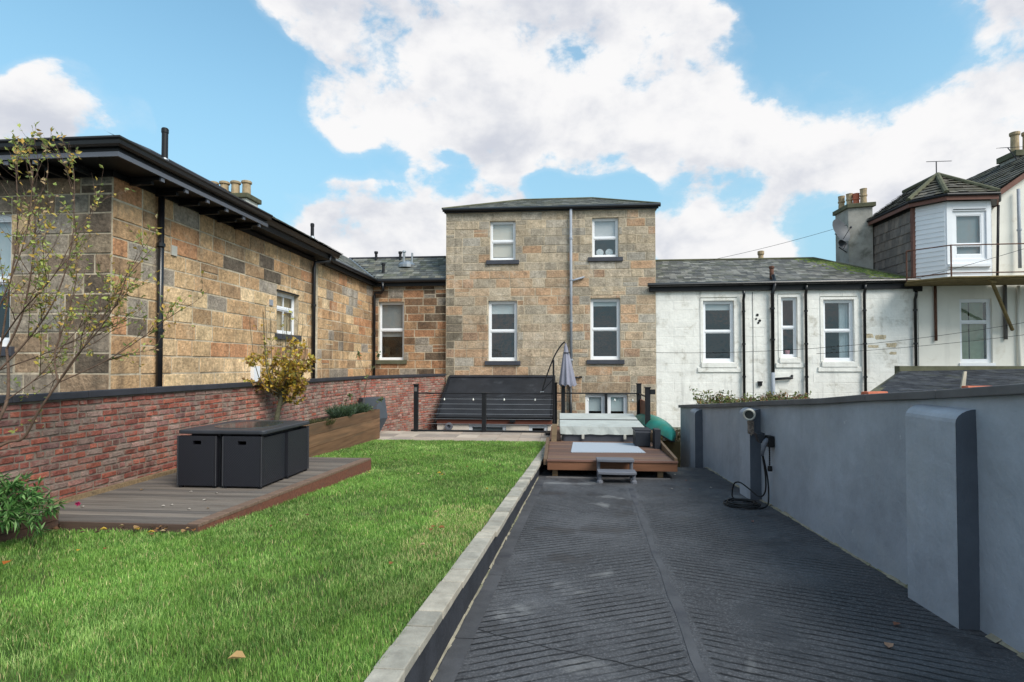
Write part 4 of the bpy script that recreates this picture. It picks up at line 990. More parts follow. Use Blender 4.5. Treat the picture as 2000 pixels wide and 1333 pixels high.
# upper gable wall
GX0, GZ0 = 14.7, 5.55; slope = .72; GA = 18.3; GZ = GZ0 + (GA - GX0) * slope
mb = MB(); mb.add([(13.0, Y0 + .05, 2.9), (DX1 + 2, Y0 + .05, 2.9), (DX1 + 2, Y0 + .05, GZ0 + 1.0), (GA, Y0 + .05, GZ), (GX0, Y0 + .05, GZ0), (13.0, Y0 + .05, GZ0)], [(0, 1, 2, 3, 4, 5)])
mb.build('gable_wall', CREAM, ch2)
u = V((GA - GX0, 0, GZ - GZ0)).normalized()
mb = MB(); a = V((GX0 - .25, Y0 - .12, GZ0 - .18)); b = V((GA, Y0 - .12, GZ)); up = V((0, 0, .2))
mb.hexa([a, b, b + V((0, .1, 0)), a + V((0, .1, 0)), a + up, b + up, b + V((0, .1, 0)) + up, a + V((0, .1, 0)) + up]); mb.build('bargeboard', BROWNT, ch2)
TL = [srgb(92, 88, 80), srgb(78, 76, 72), srgb(104, 98, 88), srgb(86, 82, 70)]
mb = MB(); mb.add([(GX0 - .3, Y0 - .14, GZ0 + .02), (GA, Y0 - .14, GZ + .21), (GA, 26, GZ + .21), (GX0 - .3, 26, GZ0 + .02)], [(0, 1, 2, 3)]); gr = mb.build('roof', SLATE_B, ch2)
slates(gr, (GX0 - .3, Y0 - .14, GZ0 + .04), (0, 1, 0), V((GA - GX0 + .3, 0, GZ - GZ0 + .19)), 6, 4.6, CTILE, cols=TL, row=.3, rng_=(.28, .32), lift=.035, name='roof_tile')
# bay turret
bx0 = [(12.22, 22.6), (12.22, 19.9), (12.80, 19.2), (14.2, 19.2), (14.72, 19.9), (14.72, 20.1)]
bz0, bz1 = 2.85, 5.42
cen = V((13.47, 20.6, 0))
# left side core (tile hung) with individual tiles
MB().box(12.24, 12.5, 19.92, 22.6, bz0 - .3, bz1 + .1).build('side_wall', SLATE_B, ch2)
r = 0; z = bz0 - .2
while z < bz1 - .35:
    y = 19.95 + (r % 2) * .1
    while y < 22.5:
        MB().hexa([(12.195, y, z), (12.225, y, z), (12.225, y + .205, z), (12.195, y + .205, z), (12.222, y, z + .40), (12.236, y, z + .40), (12.236, y + .205, z + .40), (12.222, y + .205, z + .40)]).build('hung_tile', HUNG, ch2, color=sc(random.choice([srgb(122, 114, 108), srgb(112, 105, 100), srgb(130, 120, 112)]), random.uniform(.85, 1.1)))
        y += .215
    z += .33; r += 1
def face_boards(p, q, z0, z1, n, holes=(), name='cladding_board', skip=None):
    p, q = V((*p, 0)), V((*q, 0)); u = (q - p).normalized(); nn = V((u.y, -u.x, 0)); L = (q - p).length; Bf = basis(p, u, nn)
    h = (z1 - z0) / n
    for i in range(n):
        rs = [(0.02, L - .02, z0 + i * h, z0 + (i + 1) * h)]
        for ho in holes: rs = subtract(rs, ho)
        for (a0, a1, b0, b1) in rs:
            if a1 - a0 < .03 or b1 - b0 < .02: continue
            MB().hexa([Bf(a0, 0, b0), Bf(a1, 0, b0), Bf(a1, .022, b0), Bf(a0, .022, b0), Bf(a0, 0, b1), Bf(a1, 0, b1), Bf(a1, .006, b1), Bf(a0, .006, b1)]).build(name, WHITE_U, ch2)
    return Bf, L
Bf, L = face_boards(bx0[1], bx0[2], bz0, bz1, 16)
wh = (.2, 1.25, 3.5, 5.1)
Bq, Lq = face_boards(bx0[2], bx0[3], bz0, bz1, 16, holes=[(.0, 1.4, 3.32, 5.5)])
face_boards(bx0[3], bx0[4], bz0, bz1, 16)
mb = MB()
for i in (1, 2, 3):
    if i == 2:
        for (a0, a1, b0, b1) in subtract([(0, Lq, bz0, bz1)], wh): mb.bb(Bq, a0, a1, -.06, -.001, b0, b1)
    else:
        p, q = V((*bx0[i], 0)), V((*bx0[i + 1], 0)); mb.hexa([p + V((0, 0, bz0)), q + V((0, 0, bz0)), q + V((0, .06, bz0)), p + V((0, .06, bz0)), p + V((0, 0, bz1)), q + V((0, 0, bz1)), q + V((0, .06, bz1)), p + V((0, .06, bz1))])
mb.build('bay_wall', WHITE_U, ch2)
mb = MB()
for (a0, a1, b0, b1) in ((.02, .2, 3.34, bz1), (1.25, Lq - .02, 3.34, bz1), (.2, 1.25, 5.1, bz1), (.2, 1.25, 3.34, 3.5)): mb.bb(Bq, a0 + .002, a1 - .002, .0, .03, b0, b1 - .002)
mb.build('window_surround', WHITE_U, ch2)
bwn = window(ch2, Bq, wh, rail=.3, frame=.13, inset=.02, blind=.99, blindm=BLINDG, depth=.35, room=ROOML)
MB().bb(Bq, .05, Lq - .05, .0, .1, 3.24, 3.335).build('sill', WHITE_U, bwn)
MB().bb(Bq, .22, 1.22, .031, .05, 5.14, 5.16).build('trim', SILL, bwn)
for (x, y) in (bx0[1], ):
    MB().box(x - .06, x + .06, y - .06, y + .06, bz0, bz1).build('corner_post', BROWNT, ch2)
# bay fascia + roof
ov = [(12.0, 22.6), (12.0, 19.78), (12.7, 18.98), (14.3, 18.98), (14.95, 19.85), (14.95, 20.5)]
mb = MB()
for i in range(len(ov) - 1):
    p, q = V((*ov[i], bz1 + .0)), V((*ov[i + 1], bz1 + .0)); d = V(((q - p).y, -(q - p).x, 0)).normalized() * -.05
    mb.hexa([p, q, q + d, p + d, p + V((0, 0, .17)), q + V((0, 0, .17)), q + d + V((0, 0, .17)), p + d + V((0, 0, .17))])
mb.build('fascia', BROWNT, ch2)
mb = MB(); mb.add([(*p, bz1 + .02) for p in ov] + [(14.95, 22.6, bz1 + .02)], [tuple(range(7))]); mb.build('soffit', SOFFIT, ch2)
apx = V((13.55, 20.7, 6.75)); bk = V((13.55, 22.6, 6.75)); re = bz1 + .2
mb = MB(); k = [V((*p, re)) for p in ov]
mb.add(k + [apx, bk], [(0, 1, 6, 7), (1, 2, 6), (2, 3, 6), (3, 4, 6), (4, 5, 7, 6)]); tr = mb.build('turret_roof', SLATE_B, ch2)
def facet_tiles(p, q, top, row=.27):
    mid = (p + q) / 2; u = (q - p).normalized(); L = (q - p).length; vv = top - p; v = (vv - u * vv.dot(u)); H = v.length; ta = vv.dot(u)
    slates(tr, p + V((0, 0, .02)), u, v, L, H, CTILE, cols=TL, row=row, rng_=(.26, .3), lift=.04, name='roof_tile', clip=lambda b: (ta * b / H, L - (L - ta) * b / H))
facet_tiles(k[1], k[2], apx); facet_tiles(k[2], k[3], apx); facet_tiles(k[3], k[4], apx)
u = (k[1] - k[0]).normalized()
vv = bk - k[0]; v = vv - u * vv.dot(u); H = v.length; L = (k[1] - k[0]).length
slates(tr, k[0] + V((0, 0, .02)), u, v, L, H, CTILE, cols=TL, row=.27, rng_=(.26, .3), lift=.04, name='roof_tile', clip=lambda b: (0, L - (L - 1.9) * b / H))
MB().tube([k[1] + V((0, 0, .05)), apx + V((0, 0, .08))], .085, 8).tube([k[2] + V((0, 0, .05)), apx + V((0, 0, .08))], .085, 8).tube([k[3] + V((0, 0, .05)), apx + V((0, 0, .08))], .085, 8).build('hip_tiles', MOSSY, tr)
MB().tube([apx + V((0, 0, .06)), bk + V((0, 0, .06))], .085, 8).build('ridge', MOSSY, tr)
mb = MB(); mb.tube([p + V((0, -.03, -.03)) for p in k], .05, 8); mb.build('gutter', BLACKM, tr)
pipe(ch2, [(14.86, 19.75, bz1), (14.86, 19.85, 3.0)], .04, BLACKM)
pipe(ch2, [(15.62, 19.9, 6.0), (15.62, 19.9, 3.3)], .05, PIPEG, [(15.62, 19.9, 4.6)])
pipe(ch2, [(12.9, Y0 - .1, 2.75), (12.9, Y0 - .1, .84)], .045, PIPEB, name='steel_strut')
pipe(ch2, [(15.13, Y0 - .1, 2.75), (15.13, Y0 - .1, .88)], .055, COPE2, name='steel_strut')
pipe(ch2, [(15.55, Y0 - .1, 2.7), (15.55, Y0 - .1, -1.0)], .05, CREAM)
mb = MB(); mb.box(17.7, 18.7, 22.6, 23.4, 5.5, 8.1); c4 = mb.build('chimney', STACK, ch2)
MB().box(17.62, 18.78, 22.52, 23.48, 8.101, 8.32).build('chimney_cap', MOSSY, c4)
for x in (17.95, 18.4): MB().lathe((x, 23, 8.32), [(.17, 0), (.14, .1), (.13, .7), (.17, .75), (.17, .85), (.12, .87)], 12).build('chimney_pot', POTC, c4)

# steel balcony
ba = thing('steel_balcony', 'rusty steel balcony with thin railings wrapped round the white bay', 'balcony', (13.5, 18.9, 2.7))
bp = [(11.62, 19.3), (12.45, 18.45), (17.5, 18.35)]
fl = MB(); fl.add([(11.62, 19.3, 2.72), (12.45, 18.45, 2.72), (17.5, 18.35, 2.72), (17.5, 19.9, 2.72), (11.9, 19.9, 2.72), (11.62, 19.3, 2.8), (12.45, 18.45, 2.8), (17.5, 18.35, 2.8), (17.5, 19.9, 2.8), (11.9, 19.9, 2.8)], [(4, 3, 2, 1, 0), (5, 6, 7, 8, 9), (0, 1, 6, 5), (1, 2, 7, 6), (2, 3, 8, 7), (3, 4, 9, 8), (4, 0, 5, 9)])
fl.build('platform', WOODO, ba)
MB().tube([(x, y - .02, 2.79) for x, y in bp], .035, 6).build('edge_beam', WOODO, ba)
for (x, y) in (bp[0], bp[1], (15.1, 18.4), (17.4, 18.35)): MB().tube([(x, y, 2.8), (x, y, 3.82)], .022, 6).build('railing_post', PIPEB, ba)
for z in (3.82, 2.93): MB().tube([(x, y, z) for x, y in bp], .02, 6).build('rail', PIPEB, ba)
MB().hexa([(13.7, 18.5, 2.62), (13.85, 18.5, 2.62), (13.85, 18.6, 2.62), (13.7, 18.6, 2.62), (13.6, 18.5, 2.72), (13.75, 18.5, 2.72), (13.75, 18.6, 2.72), (13.6, 18.6, 2.72)]).tube([(13.75, 18.6, 2.68), (15.3, 19.85, 1.2)], .055, 6).build('brace', WOODO, ba)

# satellite dishes, aerials, cables
def dish(name, label, c, r, az):
    t = thing(name, label, 'dish', c, None)
    mb = MB(); d = V((math.sin(az), -math.cos(az), .35)).normalized(); x = d.cross(V((0, 0, 1))).normalized(); y = x.cross(d)
    rings = 5; n = 18; vs = []; fs = []
    for i in range(rings + 1):
        rr = r * i / rings
        for j in range(n):
            th = 2 * math.pi * j / n; vs.append(V(c) + x * rr * math.cos(th) + y * rr * 1.08 * math.sin(th) + d * (rr * rr / r * .28))
    for i in range(rings):
        for j in range(n): fs.append((i * n + j, i * n + (j + 1) % n, (i + 1) * n + (j + 1) % n, (i + 1) * n + j))
    mb.add(vs, fs); mb.build('reflector', DISHM, t, smooth=True)
    MB().tube([V(c) - y * r * .9, V(c) + d * r * 1.0 - y * r * .25], .012, 5).tube([V(c) + d * r * 1.0 - y * r * .25, V(c) + d * r * 1.15 - y * r * .2], .035, 7).build('feed_arm', COPE, t)
    MB().tube([V(c), V(c) - d * .15, V((11.34, 22.55, c[2] - .2))], .02, 6).build('bracket', COPE, t)
    return t
dish('satellite_dish', 'large mesh grey satellite dish on the rendered chimney', (10.9, 22.25, 5.2), .46, .5)
dish('satellite_dish', 'small satellite dish below the larger one on the chimney', (11.0, 22.2, 4.66), .2, .3)
def aerial(label, base, top, boom, n):
    t = thing('tv_aerial', label, 'aerial', base)
    MB().tube([base, top], .018, 6).build('mast', COPE, t)
    b = V(boom); MB().tube([V(top) - b * .4, V(top) + b * .6], .012, 5).build('boom', COPE, t)
    s = V((-b.y, b.x, 0)).normalized()
    for i in range(n):
        p = V(top) - b * .4 + b * (i / (n - 1)); MB().tube([p - (s * .8 + V((0, 0, .25))) * .2, p + (s * .8 + V((0, 0, .25))) * .2], .007, 4).build('element', COPE, t)
    return t
aerial('thin television aerial on top of the turret roof', (13.62, 20.85, 6.7), (13.62, 20.85, 7.36), (.62, -.35, -.12), 6)
aerial('many pronged television aerial beside the far right chimney', (17.7, 22.55, 7.9), (17.3, 22.5, 8.4), (.75, .1, .05), 7)
def cable(label, a, b, sag):
    a, b = V(a), V(b); pts = [a.lerp(b, i / 14) - V((0, 0, sag * 4 * (i / 14) * (1 - i / 14))) for i in range(15)]
    return tag(MB().tube(pts, .007, 4).build('overhead_cable', RUBBER), label, 'cable', )
cable('thin overhead cable rising from white cottage roof towards the chimney', (5.6, 22.3, 4.1), (11.3, 22.4, 5.5), .08)
cable('thin overhead cable sloping across the white bay to the right', (11.9, 19.0, 2.9), (18, 18.8, 4.8), .1)
cable('slack cable crossing the white cottage wall below its windows', (3.4, 19.7, .45), (18, 19.4, 1.95), .45)
cable('lower slack cable crossing the cream house wall and curtained window', (8.9, 19.75, .4), (18, 19.3, 1.4), .12)

# ================================================================== GARDEN OBJECTS
# left deck
dk = thing('garden_deck', 'weathered brown timber deck beside the brick wall carrying the rattan set', 'deck', (-4.5, 7.1, -1.62))
y = 5.14; DT = -1.56
while y < 9.0:
    y1 = y + .118
    xr0, xr1 = DECKR(y) - .13, DECKR(y1) - .13
    c = sc(random.choice([srgb(110, 102, 95), srgb(98, 91, 86), srgb(118, 109, 101), srgb(92, 86, 82)]), random.uniform(.85, 1.12))
    mb = MB()
    xl = -4.98 if y < 5.13 else -5.58
    ng = 5; w_ = (y1 - y - .008) / ng
    prof = []
    for g_ in range(ng):
        ya = y + g_ * w_; prof += [(ya, DT - .008), (ya + w_ * .3, DT), (ya + w_ * .75, DT)]
    prof += [(y1 - .012, DT - .006), (y1 - .012, DT - .03), (y, DT - .03)]
    n = len(prof)
    ll = [(xl, p[0], p[1]) for p in prof]; rr = [(xr0 + (xr1 - xr0) * (p[0] - y) / (y1 - y), p[0], p[1]) for p in prof]
    mb.add(ll + rr, [tuple(range(n)), tuple(reversed(range(n, 2 * n)))] + [(i, n + i, n + (i + 1) % n, (i + 1) % n) for i in range(n)])
    mb.build('deck_board', DECKW, dk, color=c)
    y = y1
ya, yb = 5.14, 9.03
MB().hexa([(DECKR(ya) - .125, ya, DT - .03), (DECKR(ya), ya, DT - .03), (DECKR(yb), yb, DT - .03), (DECKR(yb) - .125, yb, DT - .03), (DECKR(ya) - .125, ya, DT + .004), (DECKR(ya), ya, DT + .004), (DECKR(yb), yb, DT + .004), (DECKR(yb) - .125, yb, DT + .004)]).build('edge_board', DECKW, dk, color=srgb(118, 96, 82), bevel=.004)
MB().hexa([(DECKR(ya) - .03, ya, LZ(ya) - .06), (DECKR(ya) - .004, ya, LZ(ya) - .06), (DECKR(yb) - .004, yb, LZ(yb) - .06), (DECKR(yb) - .03, yb, LZ(yb) - .06), (DECKR(ya) - .03, ya, DT - .031), (DECKR(ya) - .004, ya, DT - .031), (DECKR(yb) - .004, yb, DT - .031), (DECKR(yb) - .03, yb, DT - .031)]).build('fascia_board', DECKW, dk, color=srgb(112, 72, 58))
MB().box(-4.97, DECKR(5.12) - .01, 5.115, 5.138, LZ(5.1) - .05, DT - .004).build('fascia_board', DECKW, dk, color=srgb(88, 70, 62))
MB().box(-5.6, DECKR(9.05) - .01, 9.032, 9.055, LZ(9) - .05, DT - .004).build('fascia_board', DECKW, dk, color=srgb(112, 72, 58))
MB().box(-5.61, -5.55, 5.3, 9.03, DT - .02, DT + .05).build('wall_batten', DECKW, dk, color=srgb(138, 116, 88))
# low bed edging + soil
be = thing('bed_edging', 'low red brown timber edging of the shrub bed beside the deck', 'edging', (-5.1, 4, -1.6))
for (z0, z1, x) in ((LZ(4.5) - .05, -1.545, 0), (-1.54, -1.44, .0)):
    MB().hexa([(-5.16 - .35, 2.0, z0), (-5.13 - .35, 2.0, z0), (-4.97, 5.1, z0), (-5.0, 5.1, z0), (-5.16 - .35, 2.0, z1), (-5.13 - .35, 2.0, z1), (-4.97, 5.1, z1), (-5.0, 5.1, z1)]).build('board', DECKW, be, color=srgb(96, 70, 58))
struct(MB().hexa([(-5.6, 1.8, -1.8), (-5.5, 1.8, -1.8), (-5.0, 5.1, -1.8), (-5.6, 5.1, -1.8), (-5.6, 1.8, -1.5), (-5.5, 1.8, -1.5), (-5.0, 5.1, -1.5), (-5.6, 5.1, -1.5)]).build('flower_bed_soil', SOIL))

# rattan cube set
TX0, TX1, TY0, TY1 = -4.84, -3.70, 6.66, 7.92
tb = thing('rattan_table', 'black rattan garden table with glass top inset on the deck', 'table', ((TX0 + TX1) / 2, 7.3, DT))
def rrect(x0, x1, y0, y1, z, r, n=5):
    p = []
    for (cx, cy, a) in ((x1 - r, y0 + r, -90), (x1 - r, y1 - r, 0), (x0 + r, y1 - r, 90), (x0 + r, y0 + r, 180)):
        for i in range(n + 1): th = R(a + 90 * i / n); p.append((cx + r * math.cos(th), cy + r * math.sin(th), z))
    return p
MB().prism(rrect(TX0 - .01, TX1 + .02, TY0 - .03, TY1, DT + .685, .06), (0, 0, .05)).build('table_top', mat('table_edge', srgb(58, 60, 66), rough=.4, var=.2, bump=.2, bs=60), tb, bevel=.012)
MB().prism(rrect(TX0 + .2, TX1 - .18, TY0 + .2, TY1 - .2, DT + .7352, .3, 9), (0, 0, .006)).build('glass_inset', mat('tempered_glass', srgb(70, 76, 74), rough=.08, var=.25, vs=4, bump=.0, spec=.8), tb)
for (x, y) in ((TX0 + .5, TY0 + .08), (TX1 - .5, TY0 + .08)): MB().box(x - .03, x + .03, y - .03, y + .03, DT, DT + .684).build('leg', RATTAN, tb)
for (x, y) in ((TX0 + .5, TY1 - .08), (TX1 - .5, TY1 - .08)): MB().box(x - .03, x + .03, y - .03, y + .03, DT, DT + .684).build('leg', RATTAN, tb)
MB().box(TX0 + .1, TX1 - .1, TY0 + .1, TY1 - .1, DT + .62, DT + .684).build('apron', RATTAN, tb)
def rchair(label, x0, x1, y0, y1, back):
    t = thing('rattan_chair', label, 'chair', ((x0 + x1) / 2, (y0 + y1) / 2, DT), 'cube rattan chairs tucked under the table')
    zt = DT + .66; th = .06; yb0, yb1 = (y0, y0 + th) if back < 0 else (y1 - th, y1)
    hz0, hz1 = zt - .11, zt - .06; hx = (x0 + x1) / 2
    mb = MB()
    for (a0, a1, b0, b1) in subtract([(x0, x1, DT + .03, zt)], (hx - .055, hx + .055, hz0, hz1)): mb.box(a0, a1, yb0, yb1, b0, b1)
    mb.build('backrest', RATTAN, t)
    ya, yc = (yb1 + .002, y1) if back < 0 else (y0, yb0 - .002)
    MB().box(x0, x0 + .05, ya, yc, DT + .03, zt - .02).build('arm_panel', RATTAN, t); MB().box(x1 - .05, x1, ya, yc, DT + .03, zt - .02).build('arm_panel', RATTAN, t)
    MB().box(x0 + .052, x1 - .052, ya, yc, DT + .25, DT + .32).build('seat', RATTAN, t)
    for x in (x0 + .03, x1 - .03):
        for yq in (y0 + .03, y1 - .03): MB().box(x - .02, x + .02, yq - .02, yq + .02, DT, DT + .029).build('foot', BLACKM, t)
    for (xa, yq) in ((x0, yb0), (x1, yb0)): MB().tube([(xa, y0 if back < 0 else y1, DT + .03), (xa, y0 if back < 0 else y1, zt)], .012, 6).build('corner_braid', RATTAN, t)
    return t
rchair('black rattan cube chair at the near left corner of the table', -4.84, -4.33, 6.64, 7.22, -1)
rchair('black rattan cube chair at the near right corner of the table', -4.24, -3.73, 6.64, 7.24, -1)
rchair('black rattan cube chair at the far right corner of the table', -4.24, -3.70, 7.27, 7.88, 1)
rchair('black rattan cube chair at the far left corner, mostly hidden behind the others', -4.84, -4.33, 7.27, 7.88, 1)

# timber planter along the wall
pn = thing('timber_planter', 'long raised brown timber planter against the brick wall', 'planter', (-5.2, 12, -1.9))
PF = lambda Y: -4.86 + (Y - 10.45) * .037
for i, (z0, z1) in enumerate(((-1.98, -1.63), (-1.625, -1.40), (-1.395, -1.165))):
    for (y0, y1) in ((9.1, 14.24),):
        c = sc([srgb(112, 84, 62), srgb(124, 94, 70), srgb(106, 80, 60)][i], 1.0)
        MB().hexa([(PF(y0) - .05, y0, z0), (PF(y0), y0, z0), (PF(y1), y1, z0), (PF(y1) - .05, y1, z0), (PF(y0) - .05, y0, z1), (PF(y0), y0, z1), (PF(y1), y1, z1), (PF(y1) - .05, y1, z1)]).build('plank', TIMBER, pn, color=c, bevel=.006)
        MB().box(-5.6, PF(y1) - .051, y1 - .05, y1, z0, z1).build('end_plank', TIMBER, pn, color=sc(c, .8))
MB().hexa([(-5.6, 9.1, -1.3), (PF(9.1) - .05, 9.1, -1.3), (PF(14.2) - .05, 14.19, -1.3), (-5.6, 14.19, -1.3), (-5.6, 9.1, -1.24), (PF(9.1) - .05, 9.1, -1.24), (PF(14.2) - .05, 14.19, -1.24), (-5.6, 14.19, -1.24)]).build('soil', SOIL, pn)
# faceted pot
mb = MB(); mb.lathe((-5.22, 15.05, -1.93), [(.2, 0), (.44, .46), (.36, 1.02)], 6, rot=R(8)); fp = tag(mb.build('faceted_planter_pot', POTG), 'tall dark grey faceted pot standing behind the timber planter', 'pot')

# ------------------------------------------------------------------ vegetation
def leaf(mb, p, d, up, L, wd, col):
    d = d.normalized(); s = d.cross(up); s = s.normalized() if s.length > 1e-4 else d.orthogonal().normalized(); n = s.cross(d)
    m = p + d * L * .45
    mb.add([p, m + s * wd / 2 + n * wd * .18, p + d * L - n * L * .1, m - s * wd / 2 + n * wd * .18], [(0, 1, 2), (0, 2, 3)], col)
def rv(): return V((random.gauss(0, 1), random.gauss(0, 1), random.gauss(0, 1))).normalized()
def smooth_path(pts, n=5):
    P = [V(p) for p in pts]; out = []
    for i in range(len(P) - 1):
        p0, p1, p2, p3 = P[max(i - 1, 0)], P[i], P[i + 1], P[min(i + 2, len(P) - 1)]
        for k in range(n):
            t = k / n; out.append(.5 * ((2 * p1) + (p2 - p0) * t + (2 * p0 - 5 * p1 + 4 * p2 - p3) * t * t + (3 * p1 - p0 - 3 * p2 + p3) * t ** 3))
    out.append(P[-1]); return out
def twig(wood, lv, p, d, L, r, depth, spec):
    pts = [V(p)]; dd = V(d).normalized(); n = 5
    for i in range(n):
        dd = (dd + rv() * spec['wob'] + V((0, 0, spec['up']))).normalized(); pts.append(pts[-1] + dd * L / n)
    wood.tube(pts, [r * (1 - .75 * i / n) for i in range(n + 1)], 4 if r < .006 else 5, cap=False)
    for i in range(1, n + 1):
        for _ in range(spec['leaves']):
            if random.random() < spec['lp']:
                q = pts[i - 1].lerp(pts[i], random.random())
                if spec.get('lz') and random.random() > spec['lz'](q): continue
                ld = (rv() + V((0, 0, spec['droop'])) + dd * .6)
                s = random.uniform(.6, 1.25); leaf(lv, q, ld, rv(), spec['ll'] * s, spec['lw'] * s, sc(random.choice(spec['cols']), random.uniform(.7, 1.2)))
    if depth > 0:
        for _ in range(spec['kids']):
            i = random.randint(1, n - 1); k = (dd + rv() * .9 + V((0, 0, .25))).normalized()
            twig(wood, lv, pts[i], k, L * random.uniform(.4, .7), r * .55, depth - 1, spec)

# left apple-like tree with sparse autumn leaves
t1 = thing('young_tree', 'sparse leaning tree with thin bare branches and few yellow green leaves at left', 'tree', (-5.5, 4.8, -1.5))
spec = dict(wob=.16, up=.05, leaves=3, lp=.30, droop=.0, ll=.05, lw=.028, kids=3, cols=[srgb(150, 158, 86), srgb(134, 148, 80), srgb(204, 182, 88), srgb(208, 170, 90), srgb(164, 174, 112), srgb(192, 164, 126), srgb(176, 184, 102)])
wood, lv = MB(), MB()
limbs = [
 ([(-5.75, 4.7, -1.5), (-5.62, 4.9, -.95), (-5.45, 5, -.77), (-5.28, 5.02, -.72), (-5.1, 5, -.45), (-4.9, 5, -.17)], .019, .014, 0),
 ([(-4.9, 5, -.17), (-4.94, 5.0, .12), (-4.86, 5.05, .5), (-4.82, 5.1, .9), (-4.84, 5.1, 1.3)], .011, .004, 5),
 ([(-4.9, 5, -.17), (-4.66, 4.95, .1), (-4.36, 4.9, .38), (-4.14, 4.85, .66), (-4.0, 4.8, .95)], .012, .004, 6),
 ([(-4.9, 5, -.17), (-4.5, 5.1, .04), (-4.16, 5.15, .27), (-3.9, 5.2, .5)], .009, .003, 5),
 ([(-4.9, 5, -.17), (-4.74, 5.05, .1), (-4.5, 5.05, .46), (-4.32, 5.1, .85)], .010, .003, 5),
 ([(-4.9, 5, -.17), (-5.08, 5.15, -.14), (-5.2, 5.2, -.3)], .007, .003, 2),
 ([(-5.75, 4.7, -1.5), (-5.55, 4.8, -.9), (-5.36, 4.9, -.42), (-5.38, 4.95, -.1), (-5.46, 5.0, .16)], .022, .015, 0),
 ([(-5.46, 5, .16), (-5.3, 5, .5), (-5.2, 5, 1.0), (-5.18, 5, 1.5), (-5.24, 5, 2.0)], .013, .004, 7),
 ([(-5.6, 4.9, -.2), (-5.3, 5, .18), (-5.02, 5.05, .62), (-4.88, 5.1, 1.2), (-4.86, 5.1, 1.85)], .013, .004, 8),
 ([(-5.55, 5.0, 0), (-5.45, 5, .7), (-5.42, 5.05, 1.4), (-5.46, 5.05, 2.1)], .012, .004, 7),
 ([(-5.46, 4.9, .16), (-5.1, 4.8, .5), (-4.72, 4.75, .84), (-4.5, 4.75, 1.25)], .011, .004, 7),
 ([(-5.65, 4.9, .1), (-5.3, 4.85, .75), (-5.05, 4.8, 1.3), (-5.0, 4.8, 1.9)], .011, .004, 7),
 ([(-5.7, 5.0, -.1), (-5.2, 5.1, .1), (-4.8, 5.15, .3), (-4.45, 5.2, .62)], .009, .003, 6),
 ([(-5.36, 4.9, -.35), (-5.1, 5.0, -.1), (-4.9, 5.1, .25), (-4.7, 5.15, .5)], .008, .003, 5),
]
for pts, r0, r1, nt in limbs:
    sp = smooth_path(pts); n = len(sp); wood.tube(sp, [.8 * (r0 + (r1 - r0) * i / (n - 1)) for i in range(n)], 6, cap=False)
    for k in range(int(nt * 1.5)):
        i = random.randint(n // 4, n - 1); d = (sp[min(i + 1, n - 1)] - sp[max(i - 1, 0)]).normalized()
        twig(wood, lv, sp[i], d + rv() * .55, random.uniform(.25, .65), .0042, 1, spec)
wood.build('trunk', BARK, t1, smooth=True); lv.build('crown', LEAF, t1, attr=True, kind='stuff')

t2 = thing('yellow_maple', 'small tree with dense yellow autumn leaves and bare twigs growing in the planter', 'tree', (-5.3, 9.96, -1.24))
spec2 = dict(wob=.14, up=.05, leaves=3, lp=.62, droop=-.5, ll=.085, lw=.062, kids=2, lz=lambda q: 1.0 if q.z < .22 else (.25 if q.z < .5 else .04),
             cols=[srgb(206, 174, 70), srgb(216, 184, 86), srgb(190, 152, 66), srgb(176, 170, 84), srgb(150, 116, 76), srgb(206, 196, 108), srgb(172, 138, 104)])
wood, lv = MB(), MB()
tr_ = smooth_path([(-5.32, 9.96, -1.3), (-5.3, 9.97, -1.0), (-5.25, 10, -.7), (-5.2, 10, -.5)]); wood.tube(tr_, [.055 - .018 * i / (len(tr_) - 1) for i in range(len(tr_))], 8)
for i in range(22):
    th = random.uniform(0, 2 * math.pi); sp_ = random.uniform(.1, .62); h = random.uniform(.3, 1.6)
    b0 = V((-5.25, 10, random.uniform(-.78, -.5))); m_ = b0 + V((sp_ * .8 * math.cos(th), sp_ * .7 * math.sin(th), .35)); e_ = m_ + V((sp_ * .35 * math.cos(th), sp_ * .3 * math.sin(th), h * .9))
    sp = smooth_path([b0, m_, e_]); n = len(sp); wood.tube(sp, [.013 - .0105 * k / (n - 1) for k in range(n)], 5, cap=False)
    for k in range(5):
        q = random.randint(2, n - 2); twig(wood, lv, sp[q], (sp[q] - sp[q - 1]).normalized() + rv() * .8, random.uniform(.15, .35), .004, 1, spec2)
wood.build('trunk', BARKG, t2, smooth=True); lv.build('crown', LEAF, t2, attr=True, kind='stuff')

t3 = thing('rose_stem', 'tall thin rose stems with few leaves at the far end of the planter', 'plant', (-4.9, 13.6, -1.24))
wood, lv = MB(), MB(); GL = [srgb(112, 128, 84), srgb(128, 140, 92), srgb(96, 112, 78)]
for pts in ([(-4.95, 13.6, -1.25), (-4.86, 13.5, -.6), (-4.82, 13.5, -.3), (-4.95, 13.5, .0), (-5.05, 13.5, .3)], [(-4.86, 13.5, -.6), (-4.75, 13.5, -.2), (-4.6, 13.5, .0), (-4.52, 13.5, .3)], [(-4.9, 13.6, -1.25), (-4.7, 13.6, -1.1), (-4.45, 13.6, -.85)], [(-5.2, 13.3, -1.25), (-5.25, 13.2, -.9), (-5.1, 13.2, -.72)]):
    sp = smooth_path(pts); n = len(sp); wood.tube(sp, [.009 - .005 * i / (n - 1) for i in range(n)], 5)
    for k in range(26):
        q = random.choice([n - 1, n - 2, n - 3, n - 2, n // 2]); leaf(lv, sp[q] + rv() * .03, rv() + V((0, 0, .3)), rv(), random.uniform(.05, .1), .045, sc(random.choice(GL), random.uniform(.7, 1.2)))
wood.build('stem', BARK, t3); lv.build('leaves', LEAF, t3, attr=True, kind='stuff')
